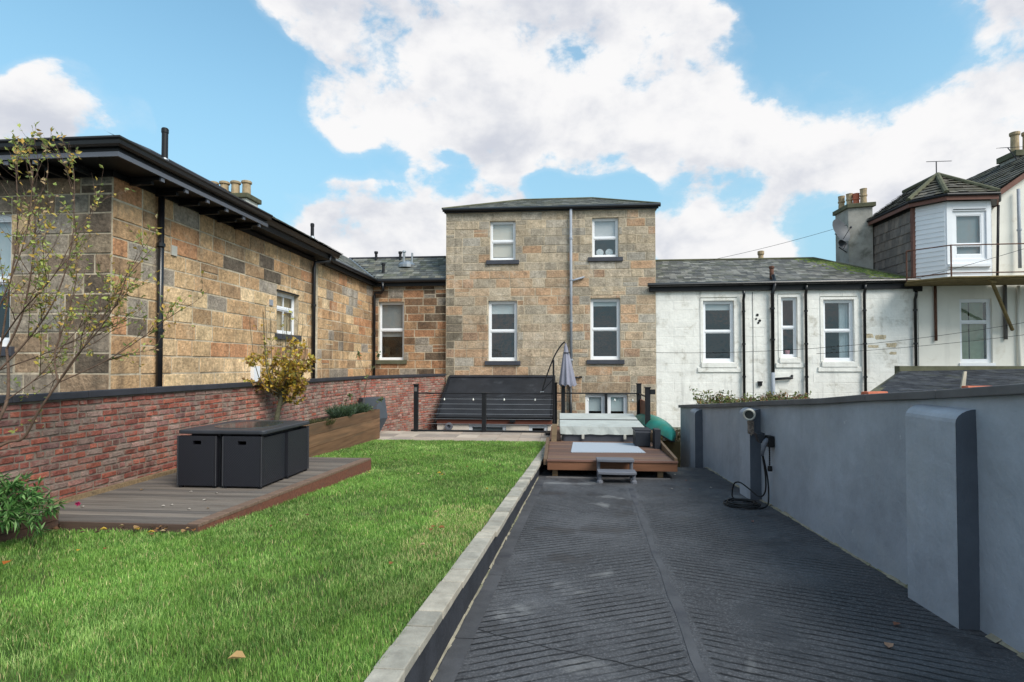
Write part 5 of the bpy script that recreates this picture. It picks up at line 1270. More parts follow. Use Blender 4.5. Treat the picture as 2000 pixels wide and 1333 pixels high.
def tuft(name, label, c, r, h, n, cols):
    t = thing(name, label, 'plant', c); mb = MB()
    for i in range(n):
        th = random.uniform(0, 6.283); s = random.random() ** .5
        p = V(c) + V((math.cos(th) * s * r * .5, math.sin(th) * s * r * .5, 0)); d = V((math.cos(th) * s * .9, math.sin(th) * s * .9, 1.0)).normalized()
        L = h * random.uniform(.6, 1.1)
        for k in range(4):
            leaf(mb, p + d * L * (k * .2 + .1), d + rv() * .5, rv(), L * .35, .014, sc(random.choice(cols), random.uniform(.6, 1.2)))
    mb.build('foliage', LEAF, t, attr=True, kind='stuff'); return t
HC = [srgb(92, 112, 92), srgb(78, 98, 76), srgb(108, 124, 104), srgb(84, 108, 70)]
tuft('lavender_tuft', 'grey green herb tuft in the planter, nearer the yellow tree', (-5.0, 12.3, -1.24), .34, .34, 420, HC)
tuft('lavender_tuft', 'grey green herb tuft at the far end of the planter', (-5.0, 13.35, -1.24), .34, .32, 420, HC)
tuft('trailing_herb', 'low straggly herb spilling over the planter edge near the table', (-4.98, 11.2, -1.26), .45, .16, 200, [srgb(96, 100, 70), srgb(84, 92, 62), srgb(120, 110, 76)])

# shrub bottom left
t4 = thing('leafy_shrub', 'dense green shrub with long narrow leaves at the bottom left', 'shrub', (-5.15, 4.55, -1.5))
wood, lv = MB(), MB(); GC = [srgb(92, 138, 70), srgb(78, 120, 62), srgb(116, 160, 88), srgb(66, 104, 56), srgb(144, 178, 116)]
for i in range(95):
    th = random.uniform(0, 6.283); s = random.random() ** .55
    b0 = V((-5.22 + .15 * math.cos(th), 4.5 + .25 * math.sin(th), -1.48)); e_ = V((-5.1 + .52 * s * math.cos(th), 4.5 + .55 * s * math.sin(th), -1.0 - .38 * s * s + random.uniform(-.12, .06)))
    sp = smooth_path([b0, b0.lerp(e_, .5) + V((0, 0, .08)), e_], 4); wood.tube(sp, .004, 4, cap=False)
    n = len(sp); d = (sp[-1] - sp[-2]).normalized()
    for k in range(20):
        q = sp[-1].lerp(sp[n // 3], random.random() ** 2); dd = (d * .6 + rv() * .9 + V((0, 0, -.05)))
        leaf(lv, q, dd, V((0, 0, 1)) + rv() * .4, random.uniform(.07, .13), random.uniform(.016, .026), sc(random.choice(GC), random.uniform(.6, 1.25)))
wood.build('stem', BARKG, t4); lv.build('foliage', LEAF, t4, attr=True, kind='stuff')
for p in ((-4.6, 4.92, -1.33), (-4.82, 4.85, -1.36)):
    mb = MB()
    for k in range(16): leaf(mb, V(p), rv(), rv(), .028, .018, srgb(176, 44, 98))
    mb.build('flower', LEAF, t4, attr=True)
# brambles behind right wall
def bramble(label, cx, cy, cz, wx, h, n, cols, arch):
    t = thing('bramble_bush', label, 'bush', (cx, cy, -2.2)); wood, lv = MB(), MB()
    for i in range(n):
        b0 = V((cx + random.uniform(-wx, wx), cy + random.uniform(-.4, .4), cz - .3)); d = V((random.uniform(-1, 1) * arch, random.uniform(-.5, .3), 1)).normalized()
        L = h * random.uniform(.5, 1.3); e_ = b0 + d * L + V((random.uniform(-.2, .2), 0, -.15 * L))
        sp = smooth_path([b0, b0 + d * L * .7, e_], 4); wood.tube(sp, .005, 4, cap=False)
        for k in range(18): leaf(lv, sp[0].lerp(sp[-1], random.random()) + rv() * .05, rv(), rv(), random.uniform(.05, .1), .05, sc(random.choice(cols), random.uniform(.6, 1.25)))
    MB().tube([(cx, cy, -2.2), (cx, cy, cz)], .03, 5).build('trunk', BARK, t)
    wood.build('stem', BARK, t); lv.build('foliage', LEAF, t, attr=True, kind='stuff')
BC = [srgb(120, 132, 80), srgb(96, 112, 66), srgb(146, 150, 92), srgb(150, 120, 84), srgb(82, 96, 60)]
bramble('straggly bramble with drooping shoots behind the left end of the grey wall', 3.9, 14.2, -.80, .35, .50, 34, BC, .6)
bramble('bramble mass growing along the top behind the grey wall', 4.75, 14.0, -.78, .6, .34, 70, BC, .5)
bramble('bushy green and russet shrub behind the grey wall left of the downpipes', 5.6, 14.0, -.78, .5, .38, 90, BC + [srgb(160, 100, 70)], .5)
bramble('scrubby brown growth beside the upturned canoe', 3.2, 15.2, -1.75, .22, .35, 30, [srgb(112, 104, 76), srgb(96, 88, 66), srgb(130, 116, 90)], .5)

# slate outbuilding behind right wall
ob = thing('slate_outbuilding', 'low outbuilding with dark slate roof just behind the grey wall at right', 'shed', (11, 15, -2.2))
o0, o1, o2, o3 = V((7.25, 13.5, -.80)), V((15, 13.5, -.62)), V((15, 17, -.12)), V((10.1, 17, -.26))
MB().add([o0, o1, o2, o3], [(0, 1, 2, 3)]).build('roof', SLATE_B, ob)
vv = V((0, 3.5, .56)); Ls = vv.length
slates(ob, o0 + V((0, 0, .01)), V((1, 0, .02)), vv, 7.7, Ls, SLATE, cols=[srgb(58, 60, 66), srgb(48, 50, 56), srgb(66, 68, 72)], row=.17, clip=lambda b: (2.85 * b / Ls, 99))
MB().hexa([o0 + V((-.2, 0, -.1)), o0 + V((.05, 0, -.1)), o3 + V((.05, 0, -.1)), o3 + V((-.2, 0, -.1)), o0 + V((-.2, 0, .03)), o0 + V((.05, 0, .05)), o3 + V((.05, 0, .05)), o3 + V((-.2, 0, .03))]).build('verge_mortar', MOSSY, ob)
MB().box(10, 15, 17.0, 17.25, -2.2, -.02).build('back_wall', MOSSY, ob)
MB().box(7.4, 14.9, 13.65, 13.8, -2.2, -.95).build('front_wall', STACK, ob)
def hip_tile(label, c, L, rz):
    mb = MB(); ca, sa = math.cos(rz), math.sin(rz)
    T = lambda x, y, z: (c[0] + x * ca - y * sa, c[1] + x * sa + y * ca, c[2] + z)
    mb.hexa([T(-L / 2, -.11, 0), T(L / 2, -.11, 0), T(L / 2, .11, 0), T(-L / 2, .11, 0), T(-L / 2, -.09, .1), T(L / 2, -.09, .1), T(L / 2, .09, .1), T(-L / 2, .09, .1)])
    return tag(mb.build('terracotta_ridge_tile', TERRA, bevel=.015), label, 'ridge tile')
hip_tile('terracotta ridge tile on the left corner of the slate outbuilding', (7.35, 13.45, -.71), .62, .4)
hip_tile('longer terracotta ridge tile lying on the slate outbuilding towards the right', (9.95, 13.7, -.58), 1.0, .12)
MB_ = MB().hexa([(9.9, 14.4, -.55), (10.0, 14.4, -.55), (10.0, 14.44, -.55), (9.9, 14.44, -.55), (9.98, 14.4, -.15), (10.04, 14.4, -.15), (10.04, 14.44, -.15), (9.98, 14.44, -.15)])
tag(MB_.build('timber_batten', mat('pale_batten', srgb(196, 186, 168)),), 'short pale timber batten sticking up from the slate outbuilding', 'batten')

# ------------------------------------------------------------------ hot tub deck and railing
hd = thing('hot_tub_deck', 'warm brown timber deck under the hot tub at the end of the driveway', 'deck', (1, 12.5, -2))
HT = -1.735
y = 10.17
while y < 12.6:
    MB().box(-.2, 2.1, y, y + .135, HT - .028, HT).build('deck_board', DECKT, hd, color=sc(random.choice([srgb(116, 88, 74), srgb(106, 82, 72), srgb(122, 96, 80), srgb(100, 80, 72)]), random.uniform(.85, 1.1)))
    y += .142
MB().box(-.2, .06, 12.6, 15.8, HT - .028, HT).build('deck_board', DECKT, hd, color=srgb(128, 92, 76))
MB().box(1.92, 2.1, 12.6, 15.8, HT - .028, HT).build('deck_board', DECKT, hd, color=srgb(128, 92, 76))
MB().box(-.2, 2.14, 10.13, 10.165, HT - .185, HT - .03).build('fascia_board', DECKT, hd, color=srgb(122, 84, 62), bevel=.004)
MB().box(-.21, 2.15, 10.11, 10.169, HT - .026, HT + .004).build('nosing', DECKT, hd, color=srgb(120, 88, 76))
MB().hexa([(2.1, 10.17, HT - .18), (2.15, 10.17, HT - .18), (2.28, 15.6, HT - .18), (2.23, 15.6, HT - .18), (2.1, 10.17, HT + .05), (2.15, 10.17, HT + .05), (2.28, 15.6, HT + .3), (2.23, 15.6, HT + .3)]).build('side_board', DECKT, hd, color=srgb(112, 92, 72))
MB().hexa([(-.27, 10.17, HT - .1), (-.205, 10.17, HT - .1), (-.205, 12.6, HT - .1), (-.27, 12.6, HT - .1), (-.27, 10.17, HT + .01), (-.205, 10.17, HT + .01), (-.205, 12.6, HT + .09), (-.27, 12.6, HT + .09)]).build('side_board', DECKT, hd, color=srgb(108, 88, 70))
MB().hexa([(-.16, 12.55, HT), (-.04, 12.55, HT), (-.04, 12.65, HT), (-.16, 12.65, HT), (-.14, 12.6, HT + .38), (-.02, 12.6, HT + .38), (-.02, 12.75, HT + .38), (-.14, 12.75, HT + .38)]).build('offcut_post', DECKT, hd, color=srgb(118, 100, 78))
for (x, y) in ((-.06, 10.3), (1.86, 10.3), (.9, 10.6)): MB().box(x - .05, x + .05, y - .05, y + .05, DZ(y) - .02, HT - .19 if y < 10.5 else HT - .03).build('post', DECKT, hd, color=srgb(134, 110, 82))
MB().box(-.2, 2.1, 11.2, 11.24, -2.3, HT - .03).build('back_joist', BLACKM, hd)
MB().box(2.0, 2.12, 11.62, 11.9, HT, HT + .4).build('end_panel', BOXP, hd)
mb = MB(); mb.box(-.22, 2.0, 10.05, 10.12, DZ(10.1) - .02, DZ(10.1) + .015); mb.build('edge_batten', COPE2, hd)
# tub
ht = thing('hot_tub', 'square hot tub sunk in the deck under a pale grey folded cover', 'hot tub', (.97, 13.4, HT))
tx0, tx1, ty0, ty1 = .06, 1.92, 12.62, 14.5
MB().prism(rrect(tx0 + .03, tx1 - .03, ty0 + .02, ty1 - .02, HT - .4, .08), (0, 0, .585)).build('tub_body', TUBG, ht, bevel=.01)
def cover(name, y0, y1, za, zb, sk0, sk1):
    mb = MB(); nx, ny = 14, 6; top = []
    for i in range(nx + 1):
        for j in range(ny + 1):
            x = tx0 - .02 + (tx1 - tx0 + .04) * i / nx; t = j / ny; yq = y0 + (y1 - y0) * t
            top.append((x, yq, za + (zb - za) * t + .006 * math.sin(i * 1.3) * math.sin(t * 3.1)))
    fs = [(i * (ny + 1) + j, (i + 1) * (ny + 1) + j, (i + 1) * (ny + 1) + j + 1, i * (ny + 1) + j + 1) for i in range(nx) for j in range(ny)]
    mb.add(top, fs)
    ring = [i * (ny + 1) for i in range(nx + 1)] + [nx * (ny + 1) + j for j in range(1, ny + 1)] + [i * (ny + 1) + ny for i in reversed(range(nx))] + [j for j in reversed(range(1, ny))]
    lo = []
    for q in ring: p = top[q]; lo.append((p[0] + random.uniform(-.012, .012), p[1] + random.uniform(-.015, .006), HT + .165 + random.uniform(-.008, .008)))
    k = len(mb.v); mb.v += lo; n = len(ring)
    for i in range(n): mb.f.append((ring[i], k + i, k + (i + 1) % n, ring[(i + 1) % n])); mb.c.append((1, 1, 1, 1))
    return mb.build(name, VINYL, ht, smooth=False)
cover('front_cover', ty0 - .03, 13.53, HT + .345, HT + .40, 0, 0); cover('rear_cover', 13.57, ty1 + .03, HT + .405, HT + .475, 0, 0)
MB().box(tx0 - .03, tx1 + .03, 13.525, 13.568, HT + .3, HT + .415).build('hinge_strap', BLACKM, ht)
for x in (.56, 1.5): MB().box(x - .03, x + .03, ty0 - .05, ty0 - .015, HT + .06, HT + .17).build('strap', LAMPW, ht, bevel=.006)
mm = MB(); gx = [(.25, 10.98), (1.72, 11.05), (1.66, 12.35), (.33, 12.4)]
mm.prism([(x, y, HT + .003) for x, y in gx], (0, 0, .012)); tag(mm.build('ribbed_mat', MATW), 'pale blue grey ribbed mat on the deck in front of the hot tub', 'mat')
# steps
st = thing('plastic_steps', 'grey plastic two step stool in front of the hot tub deck', 'steps', (1.0, 9.85, DZ(9.8)))
zb = DZ(9.8)
for (y0, y1, z) in ((9.58, 9.84, zb + .16), (9.86, 10.1, HT + .02)):
    pts = []
    for i in range(13):
        t = i / 12; pts.append((.68 + .66 * t, y0 - .03 * math.sin(math.pi * t), z))
    pts += [(1.34, y1, z), (.68, y1, z)]
    MB().prism(pts, (0, 0, .05)).build('tread', STEPP, st, bevel=.01)
for x in (.72, 1.3):
    MB().tube([(x, 9.98, zb), (x, 9.98, HT + .02)], .032, 8).build('leg', STEPP, st); MB().lathe((x, 9.66, zb), [(.06, 0), (.055, .04), (.034, .06), (.03, .16)], 10).build('leg', STEPP, st)
    MB().box(x - .02, x + .02, 9.7, 9.95, zb + .06, zb + .11).build('stretcher', STEPP, st)
sb = thing('storage_box', 'small dark plastic storage box with grey lid band on the hot tub deck', 'box', (1.8, 12.05, HT))
MB().box(1.64, 1.95, 11.86, 12.3, HT + .01, HT + .31).build('body', BOXP, sb, bevel=.012)
for i in range(9): MB().box(1.66 + i * .032, 1.672 + i * .032, 11.853, 11.859, HT + .03, HT + .28).build('rib', BOXP, sb)
MB().box(1.62, 1.97, 11.84, 12.32, HT + .335, HT + .37).build('lid', BOXP, sb, bevel=.01); MB().box(1.635, 1.955, 11.852, 12.3, HT + .312, HT + .334).build('lid_band', STEPP, sb)
# railing
rl = thing('terrace_railing', 'black post and wire railing along the terrace edge', 'railing', (-2, 15.8, -1.93))
TZ = -1.935; RY = 15.8
def rpost(x, y, zt, zb=TZ, w_=.06, m=BLACKM):
    p = MB().box(x - w_, x + w_, y - w_, y + w_, zb, zt).build('post', m, rl, bevel=.006)
    MB().box(x - w_ - .012, x + w_ + .012, y - w_ - .012, y + w_ + .012, zt, zt + .03).build('post_cap', m, p); return p
p_ = rpost(-4.15, RY, -.58); MB().box(-4.19, -4.11, RY - .067, RY - .061, -.76, -.64).build('solar_light', COPE2, p_)
rpost(-2.14, RY, -.82); rpost(-.09, RY, -.52); rpost(2.28, RY, -.54); rpost(2.22, 13.9, -.57, HT); rpost(.14, 15.55, -.6, HT, .055)
def rrail(a, b, z, r=.022, nm='rail', m=BLACKM): MB().tube([(*a, z), (*b, z)], r, 6).build(nm, m, rl)
rrail((-4.15, RY), (-.09, RY), -.815); rrail((-4.3, RY), (-.09, RY), TZ + .03, .03, 'bottom_rail')
rrail((-.09, RY), (2.28, RY), -.80); rrail((2.28, RY), (2.22, 13.9), -.80)
for i in range(6): rrail((-4.15, RY), (-.09, RY), -.98 - i * .145, .0045, 'wire', STEEL)
MB().hexa([(2.26, 13.97, HT), (2.30, 13.97, HT), (2.34, 15.74, HT), (2.30, 15.74, HT), (2.26, 13.97, -.95), (2.30, 13.97, -.95), (2.34, 15.74, -.95), (2.30, 15.74, -.95)]).build('timber_screen', DECKT, rl, color=srgb(120, 80, 64))
MB().box(2.26, 2.4, 13.84, 13.96, -.72, -.6).build('bracket', BLACKM, rl)
sl = thing('string_lights', 'string of small white bulbs hanging below the black railing', 'string lights', (-1, 15.7, -.9))
pts = []
for i in range(61):
    x = -4.1 + 6.3 * i / 60; pts.append((x, RY - .05, -.90 - .03 * math.cos((x + 4.1) * 5.4) + (0 if x < 0 else .02)))
MB().tube(pts, .004, 4).build('wire', RUBBER, sl)
for x in (-3.3, -2.45, -1.55, -.66, .1, .85, 1.6, 2.1): MB().lathe((x, RY - .06, -1.0), [(.009, .05), (.011, .03), (.022, .014), (.024, 0), (.014, -.02)], 10).build('bulb', BULB, sl, smooth=True)
# parasol
um = thing('cantilever_parasol', 'closed grey cantilever parasol hanging from a curved dark arm', 'parasol', (-.1, 15.4, TZ))
UY = 15.45
MB().tube([(-.12, UY, TZ), (-.13, UY, .16)], .026, 8).build('mast', BLACKM, um)
arm = smooth_path([(-.46, UY, -.78), (-.36, UY, -.42), (-.22, UY, -.02), (-.06, UY, .34), (.1, UY, .58), (.19, UY, .66)], 4)
MB().tube(arm, .02, 8).build('arm', BLACKM, um)
MB().tube([(-.42, UY, -.7), (-.12, UY, -.36)], .014, 6).build('strut', BLACKM, um); MB().tube([(-.5, UY - .03, -.75), (-.4, UY - .06, -.74)], .015, 6).build('crank', STEEL, um)
prof = []; N = 40; mb = MB(); rows = [(.62, .015), (.5, .05), (.36, .07), (.32, .085), (.1, .12), (-.2, .165), (-.45, .2), (-.56, .21)]
for (z, r) in rows:
    for j in range(N):
        th = 2 * math.pi * j / N; rr = r * (1 + .22 * math.cos(8 * th + .6) * min(1, (.6 - z))) ; cxx = .21 + (0.05 * (.62 - z))
        mb.v.append((cxx + rr * math.cos(th), UY + rr * math.sin(th), z + (.035 * math.cos(8 * th) if r > .2 else 0)))
for i in range(len(rows) - 1):
    for j in range(N): mb.f.append((i * N + j, i * N + (j + 1) % N, (i + 1) * N + (j + 1) % N, (i + 1) * N + j)); mb.c.append((1, 1, 1, 1))
mb.build('canopy', CANVAS, um, smooth=True)
MB().tube([(.14, UY - .09, .35), (.34, UY - .09, .35)], .014, 6).build('tie', BLACKM, um)
MB().tube([(.2, UY, .64), (.28, UY, -.72)], .018, 6).build('pole', COPE, um)
MB().box(-.35, .25, UY - .25, UY + .25, TZ, TZ + .06).build('base_plate', BLACKM, um)

# upturned canoe
cn = thing('upturned_canoe', 'upturned teal green canoe lying beside the grey wall beyond the deck', 'canoe', (2.65, 14.2, -1.9))
mb = MB(); NS, NA = 22, 14; Lc = 4.2
ax0 = V((2.72, 12.55, -1.62)); dirc = V((-.06, 1.0, -.02)).normalized()
for i in range(NS + 1):
    t = i / NS; s = math.sin(math.pi * min(max(t, .0), 1)) ** .55; hw_ = .36 * s + .004; hh = .34 * (s ** .6) + .03; rk = .10 * (1 - s)
    c = ax0 + dirc * (Lc * t)
    for j in range(NA + 1):
        th = math.pi * j / NA; lx_ = math.cos(th) * hw_; lz_ = math.sin(th) ** .8 * hh
        tilt = R(-24); x_ = lx_ * math.cos(tilt) - lz_ * math.sin(tilt); z_ = lx_ * math.sin(tilt) + lz_ * math.cos(tilt)
        mb.v.append((c.x + x_ - .2, c.y, c.z + z_ - rk * .8))
for i in range(NS):
    for j in range(NA): q = i * (NA + 1) + j; mb.f.append((q, q + 1, q + NA + 2, q + NA + 1)); mb.c.append((1, 1, 1, 1))
mb.build('hull', CANOE, cn, smooth=True)
for j, sgn in ((0, 1), (NA, -1)):
    MB().tube([mb.v[i * (NA + 1) + j] for i in range(NS + 1)], .018, 6).build('gunwale', BLACKM, cn)
for yq in (13.2, 15.4): MB().box(2.1, 2.85, yq - .05, yq + .05, -2.9, -1.78).build('trestle', WOODO, cn)

# wall lamp, charger
wl = thing('bulkhead_lamp', 'round white rimmed bulkhead lamp fixed to the grey wall pilaster', 'lamp', (2.84, 8.45, -.8))
c = V((2.83, 8.40, -.72)); d = V((-.5, -.8, -.2)).normalized()
x = d.cross(V((0, 0, 1))).normalized(); y = x.cross(d)
mb = MB(); n = 18; prof = [(.06, .0), (.085, .0), (.09, .045), (.078, .065), (.062, .045)]
for (r, h) in prof:
    for j in range(n): th = 2 * math.pi * j / n; mb.v.append(tuple(c + x * r * math.cos(th) + y * r * math.sin(th) + d * h))
for i in range(len(prof) - 1):
    for j in range(n): mb.f.append((i * n + j, i * n + (j + 1) % n, (i + 1) * n + (j + 1) % n, (i + 1) * n + j)); mb.c.append((1, 1, 1, 1))
mb.build('rim', LAMPW, wl, smooth=True)
mb = MB(); mb.add([c + x * .07 * math.cos(2 * math.pi * j / n) + y * .07 * math.sin(2 * math.pi * j / n) + d * .035 for j in range(n)], [tuple(range(n))]); mb.build('lens', mat('lamp_lens', srgb(70, 72, 70), rough=.15, var=.2), wl)
MB().tube([c - d * .02, (2.9, 8.49, -.72)], .05, 8).build('housing', LAMPG, wl)
MB().box(2.82, 2.9, 8.42, 8.49, -1.02, -.82).build('bracket', LAMPG, wl, bevel=.01)
for k in range(9): MB().tube([(2.80 + random.uniform(0, .06), 8.43, -.84 - .022 * k), (2.84 + random.uniform(0, .05), 8.41, -.86 - .022 * k)], .012, 5).build('fitting', LAMPG, wl)
ev = thing('car_charger', 'black car charger holster with hanging cable on the grey wall', 'charger', (3.0, 8.1, -1.1))
MB().box(2.93, 3.015, 7.96, 8.1, -1.15, -.99).build('socket_box', RUBBER, ev, bevel=.012)
MB().hexa([(2.84, 8.04, -1.1), (2.92, 8.04, -1.1), (2.92, 8.16, -1.1), (2.84, 8.16, -1.1), (2.80, 8.06, -.96), (2.92, 8.06, -.96), (2.92, 8.2, -.96), (2.80, 8.2, -.96)]).build('holster', BOXP, ev, bevel=.01)
MB().tube([(2.93, 8.0, -1.04), (2.89, 7.98, -1.08), (2.86, 7.99, -1.2), (2.86, 8.0, -1.27)], [.03, .035, .028, .02], 8).build('connector', STEPP, ev, smooth=True)
zf = DZ(8.1)
pts = smooth_path([(2.86, 8.0, -1.27), (2.90, 8.0, -1.55), (2.90, 8.02, -1.78), (2.84, 8.08, -1.86), (2.74, 8.2, -1.78), (2.66, 8.34, -1.72), (2.60, 8.42, -1.76), (2.58, 8.45, -1.93), (2.6, 8.42, zf + .02)], 6)
MB().tube(pts, .011, 6).build('cable', RUBBER, ev, smooth=True)
MB().tube(smooth_path([(2.87, 8.0, -1.27), (2.93, 8.0, -1.6), (2.93, 7.98, -1.9), (2.88, 7.95, zf + .03), (2.78, 7.9, zf + .015)], 6), .011, 6).build('cable', RUBBER, ev, smooth=True)
cp = []
for i in range(110):
    th = i / 110 * 2 * math.pi * 4.2; rr = .23 + .03 * math.sin(th * .7) - .012 * (i / 26); cp.append((2.62 + rr * math.cos(th), 8.1 + rr * 1.0 * math.sin(th), zf + .014 + .008 * (i / 26) + .012 * abs(math.sin(th * 1.7))))
MB().tube(cp, .011, 6).build('cable_coil', RUBBER, ev, smooth=True)
mb = MB()
for i in range(9): mb.lathe((2.95, 7.98, -1.17 - i * .028), [(.012, 0), (.012, .02)], 6)
mb.tube([(2.95, 7.98, -1.15), (2.95, 7.98, -1.42)], .006, 5); mb.build('tether', RUBBER, ev); MB().lathe((2.95, 7.97, -1.48), [(.03, 0), (.034, .03), (.03, .07), (.01, .075)], 10).build('dust_cap', RUBBER, ev)

# fallen leaves
def fallen(label, p, s, col, k):
    mb = MB(); th = random.uniform(0, 6.28); d = V((math.cos(th), math.sin(th), 0)); n = V((-d.y, d.x, 0)); p = V(p)
    pr = [(0, 0), (.3, .3), (.62, .34), (1, 0), (.62, -.34), (.3, -.3)]
    vs = [p + d * s * a + n * s * b + V((0, 0, abs(b) * s * random.uniform(.2, .9) + .006)) for a, b in pr] + [p + d * s * .5 + V((0, 0, .004))]
    mb.add(vs, [(0, 1, 6), (1, 2, 6), (2, 3, 6), (3, 4, 6), (4, 5, 6), (5, 0, 6)], col)
    return tag(mb.build('fallen_leaf', LEAF, attr=True), label, 'leaf', k)
LB = [srgb(150, 104, 62), srgb(122, 90, 66), srgb(178, 140, 96), srgb(196, 168, 128), srgb(96, 72, 58), srgb(206, 170, 70)]
fallen('brown curled leaf on the driveway nearest the pilaster', (2.5, 4.3, DZ(4.3) + .006), .07, srgb(150, 104, 84), 'leaves fallen on the driveway')
fallen('pale brown leaf on the driveway at the lower right edge', (2.2, 3.9, DZ(3.9) + .006), .08, srgb(190, 150, 124), 'leaves fallen on the driveway')
for i in range(8): yq = random.uniform(7, 11); fallen('small pale fleck of leaf litter far along the driveway', (random.uniform(1.6, 2.7), yq, DZ(yq) + .006), .05, random.choice([srgb(196, 186, 176), srgb(150, 110, 100)]), 'leaf litter along the driveway')
fallen('orange leaf lying on the lawn at the far left', (-4.25, 3.9, LZ(3.9) + .05), .09, srgb(190, 110, 50), 'leaves fallen on the lawn')
fallen('large pale leaf on the grass at the bottom edge', (-1.6, 2.72, LZ(2.7) + .04), .09, srgb(196, 160, 110), 'leaves fallen on the lawn')
for i in range(34):
    yq = random.uniform(3.2, 12.5); xq = random.uniform(-3.0 if yq > 5 else -4.6, KI(yq) - .25)
    fallen('small fallen leaf caught in the grass of the lawn', (xq, yq, LZ(yq) + .045), random.uniform(.04, .075), random.choice(LB), 'leaves fallen on the lawn')
for i in range(26):
    xq = random.uniform(-4.95, -3.5); fallen('small autumn leaf lying along the near edge of the deck', (xq, random.uniform(4.85, 5.1), LZ(5) + .035), random.uniform(.04, .08), random.choice(LB), 'leaves along the deck edge')
for i in range(9):
    fallen('small dry leaf scattered on the deck boards', (random.uniform(-5.2, -3.7), random.uniform(5.3, 6.6), DT + .002), random.uniform(.03, .06), random.choice([srgb(190, 180, 170), srgb(160, 130, 96)]), 'leaves on the deck')

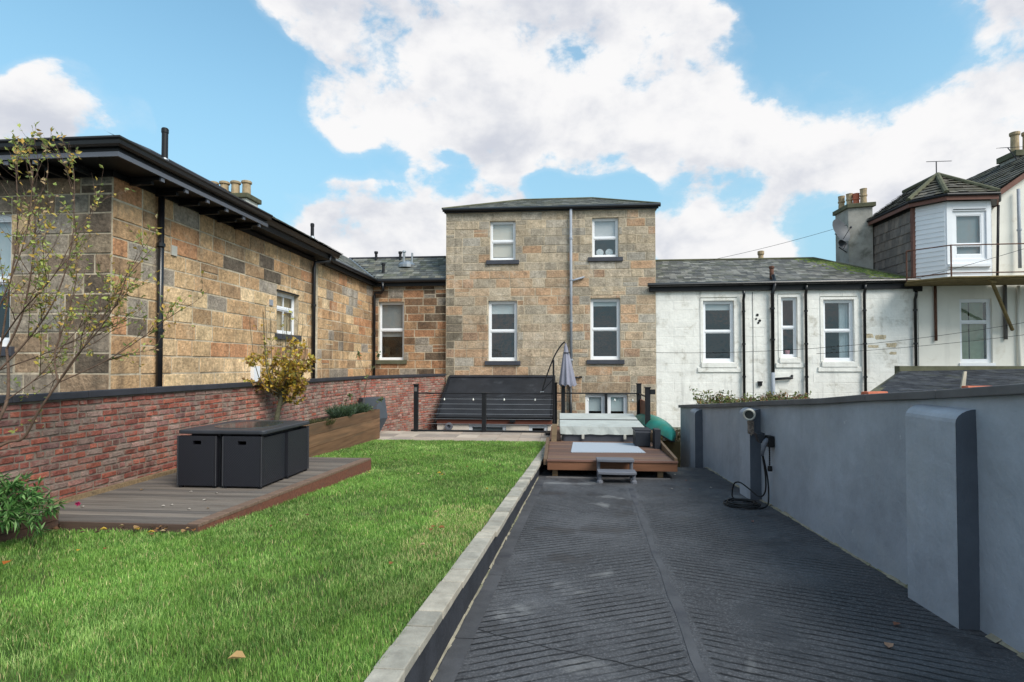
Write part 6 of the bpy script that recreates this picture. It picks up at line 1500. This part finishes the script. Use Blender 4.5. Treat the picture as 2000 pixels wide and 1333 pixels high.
# ------------------------------------------------------------------ grass
def build_grass():
    X, Yv = [], []
    def sample(y0, y1, dens):
        n = int((y1 - y0) * 6 * dens); yy = rng.uniform(y0, y1, n); xx = rng.uniform(-5.6, .2, n)
        right = -.95 + (yy - 2.63) * .0581 + .012
        left = np.where(yy < 5.1, -5.5 + (yy - 2.0) * .165 + .02, np.where(yy < 9.06, -3.51 + (yy - 5.21) * .0969 + .012, -4.86 + (yy - 10.45) * .037 + .012))
        k = (xx < right) & (xx > left) & (yy < 13.97); X.append(xx[k]); Yv.append(yy[k])
    sample(.6, 2.3, 2500); sample(2.3, 4.0, 15000); sample(4.0, 6.0, 11000); sample(6.0, 9.0, 6000); sample(9.0, 14.0, 3600)
    x = np.concatenate(X); y = np.concatenate(Yv)
    thin = np.sin(x * 3.1 + .7 + .6 * np.sin(y * 2.2)) * np.cos(y * 2.6 + .5 * np.sin(x * 4)) + .6 * np.sin(x * 8.3 + 1) * np.cos(y * 7.7 + .4) + .4 * np.sin(x * 17 + y * 3) * np.cos(y * 15 - x * 2)
    keep = rng.random(len(x)) < np.clip(1.25 + 1.1 * thin, .28, 1); x, y = x[keep], y[keep]; n = len(x)
    def fld(a, b, s, ph): return np.sin(x * a * s + ph) * np.cos(y * b * s + ph * 1.7)
    xw = x + .15 * np.sin(y * 2.3) + .08 * np.sin(y * 7.1 + x * 3); yw = y + .15 * np.sin(x * 2.9 + 1) + .08 * np.sin(x * 8.3)
    f1 = .8 * fld(2.1, 1.7, 1, .3) + .8 * np.sin(xw * 5.3 + .4) * np.cos(yw * 4.7) + .8 * np.sin(xw * 12.7 + 2) * np.cos(yw * 11.3 + 1) + .5 * np.sin(xw * 24 + 1) * np.cos(yw * 21)
    H = (.022 + .009 * f1 + rng.normal(0, .008, n)).clip(.008, .08)
    dist = np.sqrt(x * x + y * y); wd = .0015 + .0005 * np.maximum(dist - 3, 0) * .55
    th = rng.uniform(0, 2 * np.pi, n); lean = rng.uniform(.2, 1.3, n) * H
    ca, sa = np.cos(th), np.sin(th); pz = -(1.455 + .0336 * y) - .032
    lx, ly = np.cos(th + rng.normal(1.57, .5, n)) * lean, np.sin(th + rng.normal(1.57, .5, n)) * lean
    v = np.empty((n, 5, 3), np.float32)
    for i, (t, s, k) in enumerate(((0, -1, 1), (0, 1, 1), (.55, -1, .8), (.55, 1, .8), (1, 0, 0))):
        v[:, i, 0] = x + ca * wd * s * k + lx * t ** 1.8; v[:, i, 1] = y + sa * wd * s * k + ly * t ** 1.8; v[:, i, 2] = pz + (H + .02) * (t if t < 1 else .93)
    tri = np.array([0, 1, 3, 0, 3, 2, 2, 3, 4]); loops = (np.arange(n)[:, None] * 5 + tri[None, :]).ravel().astype(np.int32)
    me = bpy.data.meshes.new('grass'); me.vertices.add(n * 5); me.vertices.foreach_set('co', v.ravel())
    me.loops.add(len(loops)); me.loops.foreach_set('vertex_index', loops); nt = n * 3
    me.polygons.add(nt); me.polygons.foreach_set('loop_start', (np.arange(nt) * 3).astype(np.int32))
    me.update(calc_edges=True)
    base = np.array([srgb(104, 152, 48), srgb(126, 170, 62), srgb(84, 132, 42), srgb(148, 186, 84), srgb(172, 196, 108), srgb(196, 184, 118)], np.float32)
    f2 = fld(1.3, 1.9, 1, 2.7) + .9 * np.sin(xw * 6.3 + 2) * np.cos(yw * 5.1) + .6 * np.sin(xw * 14 + .5) * np.cos(yw * 13) + rng.normal(0, .8, n)
    idx = np.clip(np.round(1.6 + f2 * .8), 0, 4).astype(int); idx[rng.random(n) < .05] = 5
    dry = (np.abs(x + .95) < .45) & (y > 4.5) & (y < 6.6) & (rng.random(n) < .22); idx[dry] = 5
    c = base[idx] * rng.uniform(.7, 1.2, n)[:, None].astype(np.float32) * np.array([1.10, 1.04, 1.15, 1], np.float32)
    f3 = (.9 * np.sin(xw * 1.9 + 1) * np.cos(yw * 1.5 + .6) + .7 * np.sin(xw * 4.4) * np.cos(yw * 3.7 + 2) + .5 * np.sin(xw * 9.1 + 1) * np.cos(yw * 8.7)).astype(np.float32)
    c = c * (1.16 + .22 * f3)[:, None]; g_ = c[:, :3].mean(1, keepdims=True); c[:, :3] = c[:, :3] * .84 + g_ * .16; c[:, 3] = 1
    cv = np.repeat(c[:, None, :], 5, 1)
    at = me.attributes.new('Col', 'FLOAT_COLOR', 'POINT'); at.data.foreach_set('color', cv.astype(np.float32).ravel())
    me.materials.append(GRASS)
    o = bpy.data.objects.new('grass', me); COL.objects.link(o); o['kind'] = 'stuff'; tag(o, 'short green lawn grass between the deck and the driveway kerb', 'grass')
    print('blades', n)
build_grass()
